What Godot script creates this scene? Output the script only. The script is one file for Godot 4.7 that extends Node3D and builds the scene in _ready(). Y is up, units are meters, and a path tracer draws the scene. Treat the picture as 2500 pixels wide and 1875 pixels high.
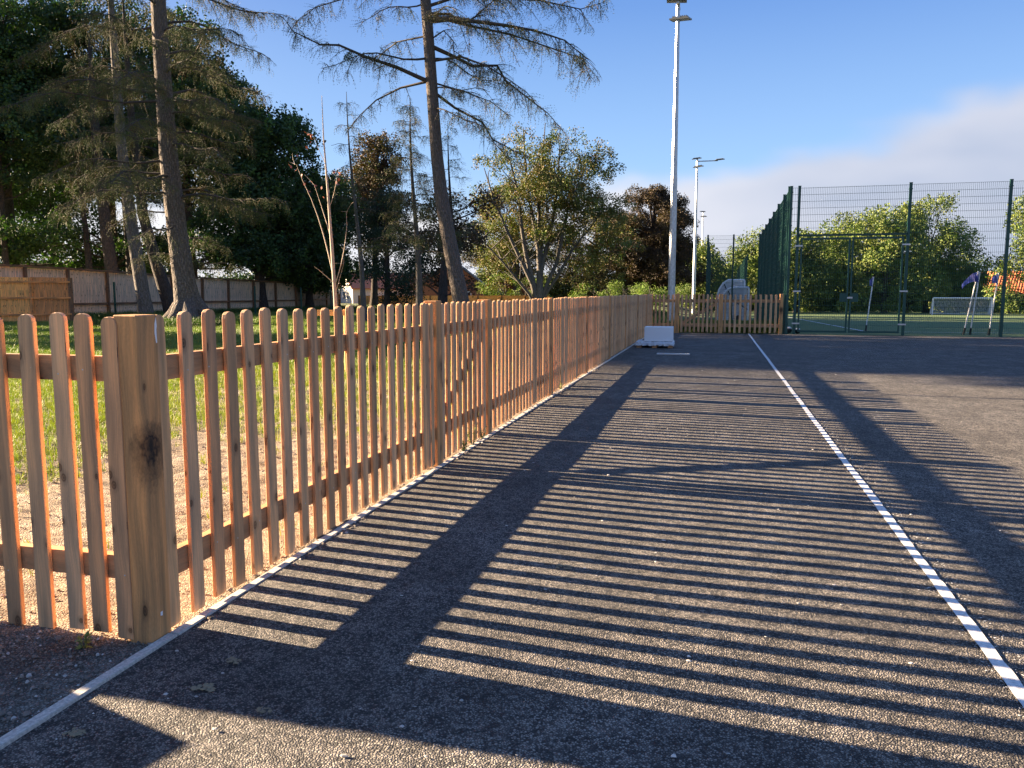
extends Node3D
# A car-park edge on a low-sun morning: picket fence, trees behind it, a caged sports pitch beyond.
# World: the fence runs along -z, tarmac lies at y = 0, metres.

class MB extends RefCounted:
	var v := PackedVector3Array()
	var n := PackedVector3Array()
	var uv := PackedVector2Array()
	var c := PackedColorArray()
	var ix := PackedInt32Array()
	var col := Color.WHITE
	func quad(a: Vector3, b: Vector3, cc: Vector3, d: Vector3, nn: Vector3, ua := Vector2.ZERO, ub := Vector2.ZERO, uc := Vector2.ZERO, ud := Vector2.ZERO) -> void:
		var i := v.size()
		v.append(a); v.append(b); v.append(cc); v.append(d)
		for k in 4:
			n.append(nn); c.append(col)
		uv.append(ua); uv.append(ub); uv.append(uc); uv.append(ud)
		if (cc - a).cross(b - a).dot(nn) >= 0.0:
			ix.append_array([i, i + 1, i + 2, i, i + 2, i + 3])
		else:
			ix.append_array([i, i + 2, i + 1, i, i + 3, i + 2])
	func tri(a: Vector3, b: Vector3, cc: Vector3) -> void:
		var nn := (cc - a).cross(b - a).normalized()
		var i := v.size()
		v.append(a); v.append(b); v.append(cc)
		for k in 3:
			n.append(nn); c.append(col); uv.append(Vector2(k * 0.3, k % 2))
		ix.append_array([i, i + 1, i + 2])
	func box(lo: Vector3, hi: Vector3, t := Transform3D.IDENTITY, us := 1.0, uo := Vector2.ZERO) -> void:
		# uv runs along the longest axis in v
		var s := hi - lo
		var la := 0
		if s.y >= s.x and s.y >= s.z: la = 1
		elif s.z >= s.x: la = 2
		for ax in 3:
			for sg in [-1.0, 1.0]:
				var a1 := (ax + 1) % 3
				var a2 := (ax + 2) % 3
				var q := []
				var u4 := []
				for k in [[0, 0], [1, 0], [1, 1], [0, 1]]:
					var p := Vector3.ZERO
					p[ax] = hi[ax] if sg > 0 else lo[ax]
					p[a1] = hi[a1] if k[0] else lo[a1]
					p[a2] = hi[a2] if k[1] else lo[a2]
					q.append(t * p)
					var f := Vector2(p[a1] + p[ax], p[a2]) if a2 == la else Vector2(p[a2] + p[ax], p[a1])
					u4.append(f * us + uo)
				var nn := Vector3.ZERO
				nn[ax] = sg
				quad(q[0], q[1], q[2], q[3], (t.basis * nn).normalized(), u4[0], u4[1], u4[2], u4[3])
	func bar(a: Vector3, b: Vector3, w: float, d: float, up := Vector3.UP) -> void:
		var t := (b - a)
		var l := t.length()
		var zz := t / l
		var xx := up.cross(zz)
		if xx.length() < 0.01: xx = Vector3.RIGHT.cross(zz)
		xx = xx.normalized()
		var yy := zz.cross(xx)
		box(Vector3(-w / 2, -d / 2, 0), Vector3(w / 2, d / 2, l), Transform3D(Basis(xx, yy, zz), a))
	func tube(p: PackedVector3Array, r: PackedFloat32Array, sides := 6, cap := true, us := 1.0) -> void:
		var i0 := v.size()
		var ref := Vector3(0.31, 0.17, 0.93)
		var along := 0.0
		for k in p.size():
			var t: Vector3
			if k == 0: t = p[1] - p[0]
			elif k == p.size() - 1: t = p[k] - p[k - 1]
			else: t = p[k + 1] - p[k - 1]
			t = t.normalized()
			var u := ref.cross(t)
			if u.length() < 0.05: u = Vector3.RIGHT.cross(t)
			u = u.normalized()
			var w := t.cross(u)
			if k > 0: along += p[k].distance_to(p[k - 1])
			for s in sides + 1:
				var an := TAU * s / sides
				var e := u * cos(an) + w * sin(an)
				v.append(p[k] + e * r[k]); n.append(e); c.append(col)
				uv.append(Vector2(float(s) / sides, along * us))
		for k in p.size() - 1:
			for s in sides:
				var a := i0 + k * (sides + 1) + s
				var b := a + sides + 1
				ix.append_array([a, b + 1, a + 1, a, b, b + 1])
		if cap:
			var m := p[p.size() - 1]
			var last := i0 + (p.size() - 1) * (sides + 1)
			for s in range(1, sides - 1):
				tri(v[last], v[last + s + 1], v[last + s])
	func mesh() -> ArrayMesh:
		var a := []
		a.resize(Mesh.ARRAY_MAX)
		a[Mesh.ARRAY_VERTEX] = v; a[Mesh.ARRAY_NORMAL] = n; a[Mesh.ARRAY_TEX_UV] = uv; a[Mesh.ARRAY_COLOR] = c; a[Mesh.ARRAY_INDEX] = ix
		var m := ArrayMesh.new()
		m.add_surface_from_arrays(Mesh.PRIMITIVE_TRIANGLES, a)
		return m

var rng := RandomNumberGenerator.new()
var M := {}
var used := {}
const VIEW_R := Vector3(0.968, 0, -0.2507)   # to the right of the picture
const VIEW_F := Vector3(-0.2507, 0, -0.968)  # into the picture

func rf(a: float, b: float) -> float: return rng.randf_range(a, b)
func L(r: float, g: float, b: float) -> Color: return Color(r, g, b).linear_to_srgb()   # a real-world base colour

func mat(r: float, g: float, b: float, rough := 0.8, metal := 0.0) -> StandardMaterial3D:
	var m := StandardMaterial3D.new()
	m.albedo_color = L(r, g, b)
	m.roughness = rough
	m.metallic = metal
	return m

func obj(called: String, mesh: Mesh, m: Material, parent: Node = self) -> MeshInstance3D:
	var o := MeshInstance3D.new()
	o.name = numbered(called) if parent == self else called
	o.mesh = mesh
	o.material_override = m
	parent.add_child(o, true)
	return o

func numbered(s: String) -> String:
	if not used.has(s):
		used[s] = 0
		return s
	used[s] += 1
	return "%s_%03d" % [s, used[s]]

func tag(o: Node, label: String, category: String, group := "") -> void:
	o.set_meta("label", label); o.set_meta("category", category)
	if group: o.set_meta("group", group)

func thing(called: String, at: Vector3, label: String, category: String, group := "") -> Node3D:
	var o := Node3D.new()
	o.name = numbered(called)
	o.position = at
	add_child(o)
	tag(o, label, category, group)
	return o

func structure(called: String, mesh: Mesh, m: Material) -> MeshInstance3D:
	var o := obj(called, mesh, m)
	o.set_meta("kind", "structure")
	return o

func multi(called: String, mesh: Mesh, m: Material, buf: PackedFloat32Array, parent: Node) -> MultiMeshInstance3D:
	var mm := MultiMesh.new()
	mm.transform_format = MultiMesh.TRANSFORM_3D
	mm.use_colors = true
	mm.mesh = mesh
	mm.instance_count = buf.size() / 16
	mm.buffer = buf
	var o := MultiMeshInstance3D.new()
	o.name = numbered(called) if parent == self else called
	o.multimesh = mm
	o.material_override = m
	parent.add_child(o, true)
	return o

func put(buf: PackedFloat32Array, t: Transform3D, c: Color) -> void:
	var b := t.basis
	var o := t.origin
	buf.append_array([b.x.x, b.y.x, b.z.x, o.x, b.x.y, b.y.y, b.z.y, o.y, b.x.z, b.y.z, b.z.z, o.z, c.r, c.g, c.b, 1.0])

func rand_basis(s: float) -> Basis:
	return Basis.from_euler(Vector3(rf(-PI, PI), rf(-PI, PI), rf(-PI, PI))).scaled(Vector3(s, s, s))

func rand_dir() -> Vector3:
	var z := rf(-1, 1)
	var a := rf(0, TAU)
	var q := sqrt(1 - z * z)
	return Vector3(q * cos(a), z, q * sin(a))

func noise(kind: int, freq: float, sd: int, oct := 1) -> FastNoiseLite:
	var f := FastNoiseLite.new()
	f.noise_type = kind
	f.frequency = freq
	f.seed = sd
	f.fractal_type = FastNoiseLite.FRACTAL_FBM if oct > 1 else FastNoiseLite.FRACTAL_NONE
	f.fractal_octaves = oct
	return f

func gy(x: float, z: float) -> float:   # the land falls gently away beyond the car park
	return -clampf((-z - 26.5) * 0.0145, 0.0, 1.2) * smoothstep(-6.0, -1.0, x)

func _ready() -> void:
	rng.seed = 4711
	make_camera_and_light()
	make_materials()
	print("materials ", Time.get_ticks_msec())
	make_ground()
	print("ground ", Time.get_ticks_msec())
	make_picket_fences()
	make_cage()
	make_boundary_fences()
	make_buildings()
	print("built ", Time.get_ticks_msec())
	make_trees()
	print("trees ", Time.get_ticks_msec())
	make_objects()
	make_small_things()
	print("done ", Time.get_ticks_msec())

# ------------------------------------------------------------------ camera, sky, sun
func make_camera_and_light() -> void:
	var cam := Camera3D.new()
	cam.name = "camera"
	cam.fov = 52.05
	cam.near = 0.05
	cam.far = 1500.0
	cam.position = Vector3(0, 1.3, 0)
	cam.rotation = Vector3(deg_to_rad(-6.68), deg_to_rad(14.52), 0)
	add_child(cam)
	cam.current = true
	var sun := DirectionalLight3D.new()
	sun.name = "sun"
	sun.light_color = Color(1.0, 0.885, 0.735)
	sun.light_energy = 1.6
	sun.light_angular_distance = 0.5
	sun.shadow_enabled = true
	add_child(sun)
	var el := deg_to_rad(16.4)
	var az := deg_to_rad(85.0)
	var to := Vector3(-sin(az) * cos(el), sin(el), -cos(az) * cos(el))
	sun.look_at_from_position(to * 50.0, Vector3.ZERO)
	var e := Environment.new()
	e.background_mode = Environment.BG_SKY
	e.sky = Sky.new()
	var p := PanoramaSkyMaterial.new()
	p.panorama = sky_image(to)
	e.sky.sky_material = p
	e.background_energy_multiplier = 0.152
	e.tonemap_mode = Environment.TONE_MAPPER_LINEAR
	e.tonemap_exposure = 7.2
	e.sdfgi_enabled = true
	e.ssao_enabled = true
	e.ssil_enabled = true
	var w := WorldEnvironment.new()
	w.name = "world_environment"
	w.environment = e
	add_child(w)

func sky_image(to: Vector3) -> ImageTexture:
	var wd := 1024
	var ht := 512
	var im := Image.create(wd, ht, false, Image.FORMAT_RGBF)
	var f1 := noise(FastNoiseLite.TYPE_SIMPLEX_SMOOTH, 1.6, 3, 5)
	var f2 := noise(FastNoiseLite.TYPE_SIMPLEX_SMOOTH, 4.0, 9, 4)
	var stops := [[0.0, Vector3(0.66, 0.78, 0.93)], [5.0, Vector3(0.50, 0.70, 0.96)], [9.0, Vector3(0.36, 0.60, 0.97)], [19.0, Vector3(0.168, 0.345, 0.76)], [40.0, Vector3(0.13, 0.27, 0.64)], [90.0, Vector3(0.085, 0.19, 0.52)]]
	for y in ht:
		var el := 90.0 - (y + 0.5) * 180.0 / ht
		var base: Vector3 = stops[0][1]
		for k in stops.size() - 1:
			if el >= stops[k][0]:
				var q: float = clampf((el - stops[k][0]) / (stops[k + 1][0] - stops[k][0]), 0, 1)
				base = (stops[k][1] as Vector3).lerp(stops[k + 1][1], q)
		for x in wd:
			if el < -1.0:
				im.set_pixel(x, y, Color(0.3, 0.33, 0.38))
				continue
			var an := (x + 0.5) * TAU / wd
			var ce := cos(deg_to_rad(el))
			var d := Vector3(sin(an) * ce, sin(deg_to_rad(el)), -cos(an) * ce)   # Godot's panorama: the first column looks along -z
			var c := base
			var near := maxf(0.0, d.dot(to))
			c += Vector3(0.30, 0.24, 0.15) * pow(near, 4.0)
			# low bank of soft cloud along the horizon, higher to one side than the other
			if el < 40.0:
				var hx := f1.get_noise_3d(d.x * 0.9, 0.0, d.z * 0.9)
				var a := rad_to_deg(atan2(d.x, -d.z))
				var top := 3.6 + 8.8 * smoothstep(-16.0, 24.0, a) + 5.0 * smoothstep(-18.0, -34.0, a)
				top = lerpf(top, 11.0, smoothstep(60.0, 170.0, absf(a))) + 2.6 * hx
				var wisp := f2.get_noise_3d(d.x, d.y * 3.5, d.z) + 0.4 * f1.get_noise_3d(d.x * 6.0, d.y * 14.0, d.z * 6.0)
				var k := smoothstep(top + 1.6, top - 1.6, el + wisp * 3.0)
				var body := 0.5 + 0.5 * f2.get_noise_3d(d.x * 1.3 + 5.0, d.y * 5.0, d.z * 1.3)
				var rim := smoothstep(top - 5.0, top + 1.5, el)
				var cc := Vector3(0.47, 0.53, 0.68).lerp(Vector3(0.66, 0.68, 0.78), clampf((body - 0.5) * 1.4 + 0.3 + rim * 0.5, 0, 1))
				cc += Vector3(0.42, 0.36, 0.26) * smoothstep(0.05, 0.9, d.dot(Vector3(to.x, 0, to.z).normalized()) + 0.25)
				c = c.lerp(cc, k * 0.93)
			im.set_pixel(x, y, Color(c.x, c.y, c.z))
	return ImageTexture.create_from_image(im)

# ------------------------------------------------------------------ materials
func wood_image(w: int, h: int, sd: int, knots: Array, dark := 0.0) -> Array:
	var f1 := noise(FastNoiseLite.TYPE_SIMPLEX_SMOOTH, 1.0, sd, 2)
	var f2 := noise(FastNoiseLite.TYPE_SIMPLEX, 1.0, sd + 5, 3)
	var alb := PackedByteArray()
	var hgt := PackedByteArray()
	alb.resize(w * h * 3)
	hgt.resize(w * h)
	for y in h:
		var t := float(y) / h
		for x in w:
			var s := float(x) / w
			var wx := s + 0.03 * f1.get_noise_2d(s * 3.0, t * 2.2)
			var kn := 0.0
			var ring := 0.0
			for q in knots:
				var dx: float = s - q[0]
				var dy: float = t - q[1]
				if absf(dx) > q[2] * 5.0 or absf(dy) > q[2] * 8.0: continue
				if q.size() > 4:   # the big one: ragged, drawn out below
					dx += 0.030 * f1.get_noise_2d(s * 16.0, t * 30.0)
					dy = (dy * 0.62 if dy > 0.0 else dy * 1.15) + 0.012 * f1.get_noise_2d(s * 22.0 + 9.0, t * 40.0)
				var e: float = (dx * dx) / (q[2] * q[2]) + (dy * dy) / (q[2] * q[2] * q[3])
				wx += signf(dx) * q[2] * 0.85 * exp(-e * 0.32)
				var m := smoothstep(1.9, 0.5, e) * (0.72 + 0.28 * sin(sqrt(e) * 9.0))
				kn = maxf(kn, m)
				ring += smoothstep(8.0, 1.0, e) * (0.16 if q.size() < 5 else q[4] * (0.88 + 0.12 * sin(sqrt(e) * 17.0)))
			var g := 0.5 + 0.5 * sin(wx * 210.0 + 7.0 * f1.get_noise_2d(wx * 14.0, t * 1.3))
			var fine := f2.get_noise_2d(wx * 330.0, t * 9.0)
			var broad := f1.get_noise_2d(wx * 9.0 + 40.0, t * 1.6)
			var l := 0.93 + 0.06 * (g - 0.5) + 0.06 * fine + 0.20 * broad - ring * 0.7 - 0.36 * kn - dark
			l = clampf(l, 0.12, 1.25)
			var warm := 0.25 * broad + 0.45 * kn
			var i := (y * w + x) * 3
			alb[i] = int(clampf(l * (230.0 + 26.0 * warm), 0, 255))
			alb[i + 1] = int(clampf(l * (181.0 - 14.0 * warm), 0, 255))
			alb[i + 2] = int(clampf(l * (134.0 - 40.0 * warm), 0, 255))
			hgt[y * w + x] = int(clampf(130.0 + 40.0 * fine + 22.0 * (g - 0.5) - 30.0 * kn, 0, 255))
	var a := Image.create_from_data(w, h, false, Image.FORMAT_RGB8, alb)
	var b := Image.create_from_data(w, h, false, Image.FORMAT_L8, hgt)
	return [ImageTexture.create_from_image(a), ImageTexture.create_from_image(b)]

func wood_mat(tex: Array, tint: Color, bump := 0.12) -> StandardMaterial3D:
	var m := StandardMaterial3D.new()
	m.albedo_texture = tex[0]
	m.albedo_color = tint
	m.roughness = 0.72
	m.heightmap_enabled = true
	m.heightmap_texture = tex[1]
	m.heightmap_scale = bump
	return m

func seamless(f: FastNoiseLite, s: int) -> Image:
	var im := f.get_seamless_image(s, s, false, false, 0.1, true)
	im.convert(Image.FORMAT_L8)
	return im

func stone_textures(s: int, cells: float, sd: int, lo: Color, hi: Color, grit: float, var_amount: float) -> Array:
	# packed stones: each cell one stone with its own tone, dark binder between
	var f := noise(FastNoiseLite.TYPE_CELLULAR, cells / s, sd)
	f.cellular_distance_function = FastNoiseLite.DISTANCE_EUCLIDEAN
	f.cellular_return_type = FastNoiseLite.RETURN_DISTANCE2_SUB
	f.cellular_jitter = 1.0
	var d := seamless(f, s).get_data()
	f.cellular_return_type = FastNoiseLite.RETURN_CELL_VALUE
	var cv := seamless(f, s).get_data()
	var fine := seamless(noise(FastNoiseLite.TYPE_SIMPLEX, 0.35, sd + 1, 2), s).get_data()
	var broad := seamless(noise(FastNoiseLite.TYPE_SIMPLEX_SMOOTH, 0.012, sd + 2, 4), s).get_data()
	var alb := PackedByteArray()
	var hgt := PackedByteArray()
	alb.resize(s * s * 3)
	hgt.resize(s * s)
	var lr := lo.r * 255.0; var lg := lo.g * 255.0; var lb := lo.b * 255.0
	var dr := (hi.r - lo.r) * 255.0; var dg := (hi.g - lo.g) * 255.0; var db := (hi.b - lo.b) * 255.0
	for i in s * s:
		var e: float = minf(1.0, d[i] / 95.0)
		var cl: float = cv[i] / 255.0
		var t: float = clampf(e * (1.0 - var_amount + var_amount * cl * 1.6) + (fine[i] - 128) * grit / 128.0 + (broad[i] - 128) * 0.0022, 0.0, 1.0)
		alb[i * 3] = int(lr + dr * t)
		alb[i * 3 + 1] = int(lg + dg * t)
		alb[i * 3 + 2] = int(lb + db * t)
		hgt[i] = int(clampf(e * 150.0 + cl * 60.0 + (fine[i] - 128) * 0.25, 0, 255))
	return [ImageTexture.create_from_image(Image.create_from_data(s, s, false, Image.FORMAT_RGB8, alb)), ImageTexture.create_from_image(Image.create_from_data(s, s, false, Image.FORMAT_L8, hgt))]

func grime(s: int, sd: int, freq: float, lo: float, hi: float) -> ImageTexture:
	var im := seamless(noise(FastNoiseLite.TYPE_SIMPLEX_SMOOTH, freq, sd, 5), s)
	var d := im.get_data()
	for i in d.size():
		d[i] = int(clampf(255.0 * (lo + (hi - lo) * d[i] / 255.0), 0.0, 255.0))
	var a := Image.create_from_data(s, s, false, Image.FORMAT_L8, d)
	a.convert(Image.FORMAT_RGB8)
	return ImageTexture.create_from_image(a)

func leaf_mat(rough := 0.7, back := Color(0.55, 0.62, 0.2)) -> StandardMaterial3D:
	var m := StandardMaterial3D.new()
	m.vertex_color_use_as_albedo = true
	m.roughness = rough
	m.backlight_enabled = true
	m.backlight = back
	m.cull_mode = BaseMaterial3D.CULL_DISABLED
	return m

func make_materials() -> void:
	var knots := []
	for k in 17: knots.append([rf(0, 1), rf(0.02, 0.98), rf(0.009, 0.022), rf(0.3, 0.7)])
	var wt := wood_image(512, 768, 21, knots)
	M.picket = []
	for c in [Color(1, 1, 1), Color(0.96, 0.955, 0.94), Color(0.88, 0.86, 0.83), Color(1.0, 0.98, 0.93), Color(0.93, 0.89, 0.86)]:
		M.picket.append(wood_mat(wt, c))
	M.rail = wood_mat(wt, Color(0.84, 0.80, 0.76))
	var pk := [[0.17, 0.37, 0.085, 0.16, 0.5], [0.20, 0.20, 0.012, 0.6], [0.16, 0.37, 0.016, 0.6], [0.3, 0.86, 0.02, 0.6], [0.75, 0.5, 0.03, 0.6], [0.55, 0.80, 0.014, 0.5]]
	M.post = wood_mat(wood_image(256, 640, 77, pk), Color(0.92, 0.855, 0.74), 0.15)
	M.old_wood = wood_mat(wt, Color(0.55, 0.53, 0.52), 0.2)
	M.larch_lap = wood_mat(wt, Color(0.95, 0.83, 0.68), 0.2)
	M.larch_lap_new = wood_mat(wt, Color(1.15, 1.05, 0.82), 0.2)
	var ta := stone_textures(1024, 150.0, 5, Color(0.16, 0.157, 0.158), Color(0.66, 0.63, 0.59), 0.18, 0.95)
	var t := StandardMaterial3D.new()
	t.albedo_texture = ta[0]
	t.roughness = 0.82
	t.heightmap_enabled = true
	t.heightmap_texture = ta[1]
	t.heightmap_scale = 0.8
	t.vertex_color_use_as_albedo = true
	t.uv1_scale = Vector3(1.0 / 1.3, 1.0 / 1.3, 1)
	t.detail_enabled = true
	t.detail_blend_mode = BaseMaterial3D.BLEND_MODE_MUL
	t.detail_albedo = grime(512, 31, 0.02, 0.70, 1.0)
	t.detail_uv_layer = BaseMaterial3D.DETAIL_UV_2
	M.tarmac = t
	var so := stone_textures(1024, 120.0, 15, Color(0.40, 0.345, 0.285), Color(0.77, 0.70, 0.605), 0.55, 0.8)
	var s := StandardMaterial3D.new()
	s.albedo_texture = so[0]
	s.roughness = 0.95
	s.heightmap_enabled = true
	s.heightmap_texture = so[1]
	s.heightmap_scale = 1.2
	s.vertex_color_use_as_albedo = true
	s.uv1_scale = Vector3(1.0 / 1.4, 1.0 / 1.4, 1)
	M.soil = s
	var g := StandardMaterial3D.new()
	g.albedo_texture = grime(512, 41, 0.05, 0.6, 1.0)
	g.vertex_color_use_as_albedo = true
	g.roughness = 0.95
	g.uv1_scale = Vector3(0.5, 0.5, 1)
	M.land = g
	var tu := StandardMaterial3D.new()
	tu.albedo_texture = grime(512, 43, 0.2, 0.75, 1.0)
	tu.albedo_color = L(0.10, 0.17, 0.04)
	tu.roughness = 0.9
	tu.uv1_scale = Vector3(0.7, 0.7, 1)
	M.turf = tu
	var pa := StandardMaterial3D.new()
	pa.albedo_texture = grime(512, 47, 0.06, 0.72, 1.0)
	pa.albedo_color = L(0.86, 0.86, 0.84)
	pa.roughness = 0.7
	pa.uv1_triplanar = true
	pa.uv1_scale = Vector3(1.5, 1.5, 1.5)
	M.paint = pa
	var ke: StandardMaterial3D = pa.duplicate()
	ke.albedo_color = L(0.72, 0.68, 0.60)
	ke.uv1_scale = Vector3(2.2, 2.2, 2.2)
	M.edging = ke
	M.green = mat(0.008, 0.06, 0.045, 0.45)
	M.green_wire = mat(0.010, 0.065, 0.048, 0.4)
	var ga := StandardMaterial3D.new()
	ga.albedo_texture = grime(512, 53, 0.03, 0.78, 1.0)
	ga.albedo_color = L(0.66, 0.68, 0.70)
	ga.metallic = 0.55
	ga.roughness = 0.42
	ga.uv1_triplanar = true
	ga.uv1_scale = Vector3(0.7, 0.35, 0.7)
	M.galv = ga
	M.lamp = mat(0.12, 0.13, 0.13, 0.4, 0.5)
	M.glass = mat(0.25, 0.26, 0.24, 0.15)
	M.white = mat(0.88, 0.88, 0.88, 0.35)
	M.white_wrap = mat(0.66, 0.68, 0.70, 0.25)
	M.net = mat(0.75, 0.76, 0.78, 0.8)
	M.black = mat(0.015, 0.016, 0.02, 0.5)
	M.blue = mat(0.03, 0.045, 0.30, 0.7)
	M.blue.backlight_enabled = true
	M.blue.backlight = Color(0.5, 0.5, 0.7)
	M.bark = bark_mat(61, Vector3(0.165, 0.135, 0.115))
	M.bark_dark = bark_mat(67, Vector3(0.075, 0.060, 0.050))
	M.bark_grey = bark_mat(71, Vector3(0.19, 0.17, 0.15))
	M.twig = mat(0.055, 0.045, 0.038, 0.9)
	M.pale_stem = mat(0.36, 0.29, 0.22, 0.7)
	M.leaf = leaf_mat()
	M.needle = leaf_mat(0.7, Color(0.35, 0.4, 0.15))
	M.grass = leaf_mat(0.6, Color(0.6, 0.7, 0.2))
	M.brick = StandardMaterial3D.new()
	M.brick.albedo_texture = grime(256, 83, 0.15, 0.7, 1.0)
	M.brick.albedo_color = L(0.36, 0.15, 0.085)
	M.brick.uv1_triplanar = true
	M.brick.roughness = 0.9
	M.slate = mat(0.07, 0.075, 0.085, 0.6)
	M.pantile = mat(0.50, 0.17, 0.07, 0.75)
	M.render = mat(0.62, 0.58, 0.52, 0.9)
	M.frame = mat(0.75, 0.75, 0.75, 0.4)
	M.pane = mat(0.04, 0.05, 0.06, 0.06)
	M.steel = mat(0.55, 0.55, 0.54, 0.4, 0.7)
	var gb := StandardMaterial3D.new()
	gb.albedo_texture = wt[0]
	gb.albedo_color = Color(1.0, 1.12, 1.28)
	gb.roughness = 0.9
	gb.vertex_color_use_as_albedo = true
	M.grey_board = gb
	M.chip = StandardMaterial3D.new()
	M.chip.vertex_color_use_as_albedo = true
	M.chip.roughness = 0.85

func bark_mat(sd: int, c: Vector3) -> StandardMaterial3D:
	# furrowed plates, drawn out along the stem
	var f := noise(FastNoiseLite.TYPE_CELLULAR, 0.13, sd)
	f.cellular_return_type = FastNoiseLite.RETURN_DISTANCE2_SUB
	f.domain_warp_enabled = true
	f.domain_warp_amplitude = 14.0
	f.domain_warp_frequency = 0.03
	var im := f.get_seamless_image(256, 64, false, false, 0.15, true)
	im.convert(Image.FORMAT_L8)
	im.resize(256, 512, Image.INTERPOLATE_CUBIC)
	var g := noise(FastNoiseLite.TYPE_SIMPLEX, 0.06, sd + 1, 4).get_seamless_image(256, 512, false, false, 0.15, true)
	g.convert(Image.FORMAT_L8)
	var d := im.get_data()
	var gd := g.get_data()
	var a := PackedByteArray()
	a.resize(d.size() * 3)
	for i in d.size():
		var e: float = minf(1.0, d[i] / 110.0)
		var k: float = (0.55 + 0.55 * e) * (0.65 + 0.55 * gd[i] / 255.0)
		var col := Color(c.x * k, c.y * k, c.z * k * (0.95 + 0.1 * e)).linear_to_srgb()
		a[i * 3] = int(clampf(col.r, 0, 1) * 255); a[i * 3 + 1] = int(clampf(col.g, 0, 1) * 255); a[i * 3 + 2] = int(clampf(col.b, 0, 1) * 255)
		d[i] = int(e * 210.0 + gd[i] * 0.15)
	var m := StandardMaterial3D.new()
	m.albedo_texture = ImageTexture.create_from_image(Image.create_from_data(256, 512, false, Image.FORMAT_RGB8, a))
	m.heightmap_enabled = true
	m.heightmap_texture = ImageTexture.create_from_image(Image.create_from_data(256, 512, false, Image.FORMAT_L8, d))
	m.heightmap_scale = 4.0
	m.roughness = 0.95
	return m

# ------------------------------------------------------------------ ground
func grid(xs: PackedFloat32Array, zs: PackedFloat32Array, hf: Callable, cf: Callable, uv2s := 0.0) -> ArrayMesh:
	var v := PackedVector3Array(); var n := PackedVector3Array(); var uv := PackedVector2Array(); var u2 := PackedVector2Array(); var c := PackedColorArray(); var ix := PackedInt32Array()
	for z in zs:
		for x in xs:
			var y: float = hf.call(x, z)
			v.append(Vector3(x, y, z))
			uv.append(Vector2(x, z)); u2.append(Vector2(x, z) * uv2s)
			c.append(cf.call(x, z))
	var nx := xs.size()
	for j in zs.size():
		for i in nx:
			var a := v[j * nx + maxi(i - 1, 0)]; var b := v[j * nx + mini(i + 1, nx - 1)]
			var p := v[maxi(j - 1, 0) * nx + i]; var q := v[mini(j + 1, zs.size() - 1) * nx + i]
			var nn := (q - p).cross(b - a).normalized()
			n.append(nn if nn.y > 0 else -nn)
	for j in zs.size() - 1:
		for i in nx - 1:
			var a := j * nx + i
			# zs run towards -z, xs towards +x: clockwise seen from above
			ix.append_array([a, a + nx, a + nx + 1, a, a + nx + 1, a + 1])
	var arr := []
	arr.resize(Mesh.ARRAY_MAX)
	arr[Mesh.ARRAY_VERTEX] = v; arr[Mesh.ARRAY_NORMAL] = n; arr[Mesh.ARRAY_TEX_UV] = uv; arr[Mesh.ARRAY_TEX_UV2] = u2; arr[Mesh.ARRAY_COLOR] = c; arr[Mesh.ARRAY_INDEX] = ix
	var m := ArrayMesh.new()
	m.add_surface_from_arrays(Mesh.PRIMITIVE_TRIANGLES, arr)
	return m

func steps(a: float, b: float, s: float) -> PackedFloat32Array:
	var r := PackedFloat32Array()
	var k := int(ceil(absf(b - a) / s))
	for i in k + 1: r.append(lerpf(a, b, float(i) / k))
	return r

var fg := noise(FastNoiseLite.TYPE_SIMPLEX_SMOOTH, 0.22, 101, 3)
var fs := noise(FastNoiseLite.TYPE_SIMPLEX, 6.0, 103, 3)
var ft := noise(FastNoiseLite.TYPE_SIMPLEX_SMOOTH, 0.5, 107, 2)

func grassy(x: float, z: float) -> float:   # how much grass grows there, 0 to 1
	if x > -2.05 or z > -2.4: return 0.0
	var n := fg.get_noise_2d(x, z)
	var away := smoothstep(3.0, 6.3, -x + n * 2.6 - 0.16 * maxf(0.0, -z - 8.0) * -1.0)
	return clampf(away * (0.85 + n * 0.5), 0.0, 1.0)

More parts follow.
